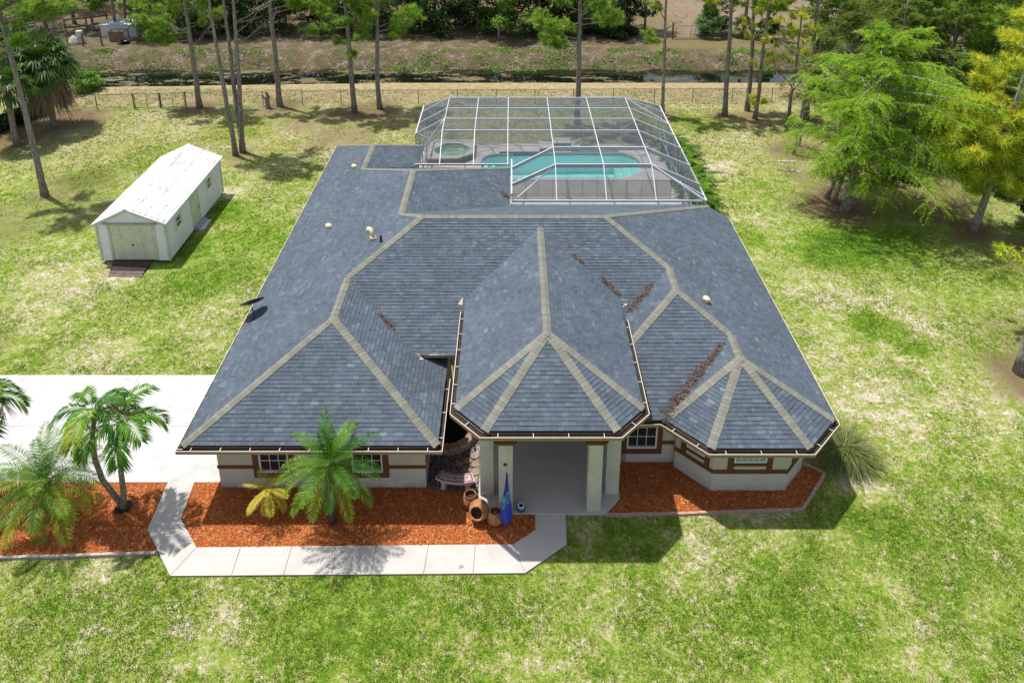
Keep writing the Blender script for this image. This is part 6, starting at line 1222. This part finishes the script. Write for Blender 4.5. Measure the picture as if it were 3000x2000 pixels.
fan_palm((-22.3, 32.6, 0), 5.0, 'cabbage palm with a brown skirt of dead leaves by the fence corner', 302, 46, 1.45, 1.5, 26)
fan_palm((-24.6, 33.2, 0), 6.0, 'tall cabbage palm rearmost of the left group', 303, 32, 1.3, 1.4, 8)
fan_palm((-37.2, 58, 0), 4.0, 'dark cabbage palm across the canal at far left', 304, 22, 1.1, 1.2, 6)
fan_palm((30.4, 57, 0), 1.7, 'grey green palmetto beside the far metal gate', 305, 26, 1.0, 1.1, 0, False)
fan_palm((33.8, 57, 0), 1.0, 'low palmetto right of the far metal gate', 306, 16, .8, .9, 0, False)
# ferns along the cage, fountain grass at the house corner
FERN = leafmat('fern_leaf', [(0, (.04, .12, .01)), (.5, (.11, .24, .016)), (.85, (.24, .38, .03)), (1, (.42, .44, .05))], .35)
r = np.random.default_rng(401)
for i, (x, y, lab) in enumerate(((21.05, 29.3, 'fern clump at the rear corner of the pool cage'), (21.1, 28.0, 'second fern clump from the rear corner of the pool cage'), (21.2, 26.7, 'third fern clump from the rear along the pool cage'), (21.15, 25.4, 'fern clump midway along the pool cage wall'), (21.2, 24.1, 'fourth fern clump from the house along the pool cage'), (21.15, 22.9, 'third fern clump from the house along the pool cage'), (21.1, 21.7, 'second fern clump from the house along the pool cage'), (21.0, 20.6, 'fern clump nearest the house along the pool cage'))):
    e = empty('fern', (x, y, 0), lab, 'fern', 'ferns along the pool cage')
    for k in range(26):
        m = MB(); frond(m, (x + .35 + r.normal(0, .2), y + r.normal(0, .25), .05), k * 2.4, 1.3 - .8 * k / 26 + r.normal(0, .1), r.uniform(1.2, 1.8), 1.6, 20, .28, .036, r, .6, .1, .35, .45 + r.normal(0, .12)); m.build('frond', FERN, e)
FOUNT = leafmat('fountain_grass_blade', [(0, (.06, .10, .025)), (.5, (.17, .23, .05)), (.85, (.40, .38, .18)), (1, (.52, .45, .28))], .3)
def tuft(base, n, L, label, seed):
    r = np.random.default_rng(seed); e = empty('fountain_grass', base, label, 'grass clump'); m = MB()
    for i in range(n):
        az = r.uniform(0, 6.28); el = r.uniform(.5, 1.5); p = np.array(base) + np.array([r.normal(0, .13), r.normal(0, .13), .0]); l = L * r.uniform(.6, 1.1); pts = [p]; ee = el
        for k in range(5): ee = el - 1.9 * ((k + 1) / 5) ** 1.4 * r.uniform(.7, 1.1); pts.append(pts[-1] + np.array([math.cos(az) * math.cos(ee), math.sin(az) * math.cos(ee), math.sin(ee)]) * l / 5)
        sd = np.array([-math.sin(az), math.cos(az), 0]) * .011; tn = float(np.clip(r.normal(.45, .25), 0, 1))
        for k in range(5):
            a, b = pts[k].copy(), pts[k + 1].copy(); a[2] = max(a[2], .01); b[2] = max(b[2], .01); w0 = sd * (1 - k / 5.5); w1 = sd * (1 - (k + 1) / 5.5); m.add([tuple(a - w0), tuple(a + w0), tuple(b + w1), tuple(b - w1)], [(0, 1, 2, 3)], tn)
    m.build('blades', FOUNT, e)
tuft((22.15, 2.35, 0), 1500, 1.75, 'big fountain grass clump at the right front corner of the house', 501); tuft((21.3, 4.4, 0), 220, .6, 'small grass clump along the right house wall', 502); tuft((21.25, 6.6, 0), 140, .5, 'tiny grass clump farther back along the right house wall', 503)
r = np.random.default_rng(55); m = MB(); m.tube([(-8.15, 36.6, -.05), (-8.2, 36.6, .5), (-8.1, 36.55, 1.0), (-8.2, 36.5, 1.35)], [.2, .17, .14, .1], 8); m.tube([(-8.15, 36.6, .6), (-8.45, 36.55, .95), (-8.5, 36.5, 1.15)], [.1, .08, .05], 7); tag(m.build('tree_stump', BARK), 'short broken stump at the chain link fence', 'stump')

# ------------------------------------------------------------------ neighbour's pen and far gate
POSTW = simple('post_wood', (.20, .115, .05), .9, .25, 8); pen = empty('pen_fence', (-31, 53.8, 0), 'rough wooden post and wire fence of the neighbour pen', 'fence')
pp = [(-36.4, 54.8), (-34.6, 54.1), (-32.75, 53.7), (-31.1, 53.4), (-29.4, 53.7), (-27.8, 54.1)]
for i, (x, y) in enumerate(pp):
    m = MB(); m.tube([(x, y, -.1), (x + r.normal(0, .06), y, 1.35)], .085, 8); m.build('post', POSTW, pen)
    if i:
        for z in (.35, .75, 1.15): m = MB(); m.tube([(pp[i - 1][0], pp[i - 1][1], z), (x, y, z)], .009, 4); m.build('wire', FEN, pen)
rf = empty('rail_fence', (-33.5, 59.5, 0), 'dark rail fence climbing behind the neighbour pen', 'fence')
for (x, y) in ((-35.6, 58.6), (-33.9, 59.6), (-32.2, 60.6)): m = MB(); m.tube([(x, y, -.1), (x, y, 1.4)], .09, 8); m.build('post', POSTW, rf)
for z in (.45, 1.25): m = MB(); m.bar((-35.6, 58.6, z), (-32.2, 60.6, z), .05, .14); m.build('rail', POSTW, rf)
sh = empty('animal_shelter', (-29, 57.5, 0), 'low white corrugated animal shelter in the neighbour pen', 'shelter'); CORR = simple('corrugated_white', (.50, .56, .60), .5, .12, 2)
def corr(name, o, u_, v_, k, parent, mat=CORR):
    o = np.array(o, float); u_ = np.array(u_, float); v_ = np.array(v_, float); nn_ = np.cross(u_, v_); nn_ /= np.linalg.norm(nn_); m = MB(); P = [o + u_ * j / k + nn_ * (.025 if j % 2 else 0) for j in range(k + 1)]
    m.add([tuple(p) for p in P] + [tuple(p + v_) for p in P], [(j, j + 1, k + 2 + j, k + 1 + j) for j in range(k)]); m.build(name, mat, parent)
corr('front_wall', (-31, 56.8, 0), (3.6, 0, 0), (0, 0, 1.25), 26, sh); corr('roof', (-31.1, 56.7, 1.26), (3.8, 0, 0), (.3, 1.5, .25), 26, sh); corr('side_wall', (-27.4, 56.8, 0), (0, 1.5, 0), (0, 0, 1.3), 12, sh); corr('back_wall', (-31, 58.2, 0), (3.6, 0, 0), (0, 0, 1.4), 26, sh)
hut = empty('wooden_hutch', (-28.5, 55.2, 0), 'small brown board hutch before the animal shelter', 'hutch')
for k in range(6): m = MB(); m.box((-29.35 + k * .25, 55.0, 0), (-29.12 + k * .25, 55.04, .95)); m.build('board', simple('hutch_wood', (.20, .14, .10), .9) if k == 0 else bpy.data.materials['hutch_wood'], hut)
for (a, b) in (((-29.4, 55.0, .97), (-27.8, 55.0, .97)), ((-29.4, 55.9, 1.05), (-27.8, 55.9, 1.05)), ((-29.4, 55.0, .97), (-29.4, 55.9, 1.05)), ((-27.8, 55.0, .97), (-27.8, 55.9, 1.05)), ((-29.4, 55.9, 0), (-29.4, 55.9, 1.05)), ((-27.8, 55.9, 0), (-27.8, 55.9, 1.05)), ((-27.8, 55.0, .97), (-27.2, 56.4, 1.5))): m = MB(); m.bar(a, b, .07, .07); m.build('frame', POSTW, hut)
tub = empty('rubber_tub', (-27.4, 54.35, 0), 'black rubber tub with a white patch at the right pen post', 'tub'); m = MB(); m.lathe([(0, 0), (.32, 0), (.38, .3), (.41, .3), (.41, .33), (.36, .33), (.3, .06), (0, .06)], (-27.4, 54.35, 0), 18); m.build('body', simple('rubber_black', (.012, .012, .014), .6), tub, True); m = MB(); m.lathe([(0, 0), (.14, 0), (.12, .05), (0, .06)], (-27.36, 54.2, .3), 10); m.build('white_patch', CORR, tub)
hp = empty('plastic_heap', (-32.0, 54.0, 0), 'heap of white plastic sacks and a crate between two pen posts', 'heap'); WPL = simple('white_plastic', (.58, .57, .52), .6, .2, 6); GPL = simple('grey_plastic', (.32, .36, .38), .6, .3, 6)
m = MB(); m.box((-32.1, 54.15, .75), (-31.55, 54.6, 1.3)); m.build('crate', WPL, hp); m = MB(); m.lathe([(0, 0), (.45, .0), (.5, .25), (.33, .6), (.12, .85), (0, .9)], (-32.35, 54.1, 0), 9, Matrix.Diagonal((1, .8, 1))); m.build('sack', WPL, hp); m = MB(); m.lathe([(0, 0), (.4, .0), (.42, .3), (.28, .6), (0, .75)], (-31.75, 54.3, 0), 8, Matrix.Diagonal((1.1, .7, 1))); m.build('sack', GPL, hp)
lg = MB(); lg.tube([(-27.6, 62.5, .2), (-26.4, 62.9, .2)], .22, 9); tag(lg.build('log', simple('log_pale', (.36, .29, .20), .9)), 'pale log lying on the litter behind the animal shelter', 'log')
fg = empty('metal_gate', (28.2, 56, 0), 'grey pipe farm gate across the canal', 'gate'); m = MB(); m.tube([(26.9, 56, .12), (26.9, 56, 1.25), (27.0, 56, 1.35), (30.4, 56, 1.35), (30.5, 56, 1.25), (30.5, 56, .12), (26.9, 56, .12)], .035, 7); m.build('frame', FEN, fg)
for z in (.45, .8, 1.08): m = MB(); m.tube([(26.9, 56, z), (30.5, 56, z)], .018, 6); m.build('rail', FEN, fg)
m = MB(); m.tube([(28.4, 56, .12), (28.4, 56, 1.35)], .025, 6); m.build('stile', FEN, fg); m = MB(); m.tube([(26.6, 56, -.1), (26.6, 56, 1.75)], .1, 8); m.build('gate_post', POSTW, fg)

m = MB()
for k in range(5): a = k * 1.3; m.add([(9.0, -1.95, .058), (9.0 + .05 * math.cos(a - .25), -1.95 + .05 * math.sin(a - .25), .072), (9.0 + .1 * math.cos(a), -1.95 + .1 * math.sin(a), .06), (9.0 + .05 * math.cos(a + .25), -1.95 + .05 * math.sin(a + .25), .072)], [(0, 1, 2, 3)], .6)
tag(m.build('fallen_leaf', FRONDB), 'dry brown leaf lying on the front walk', 'leaf')
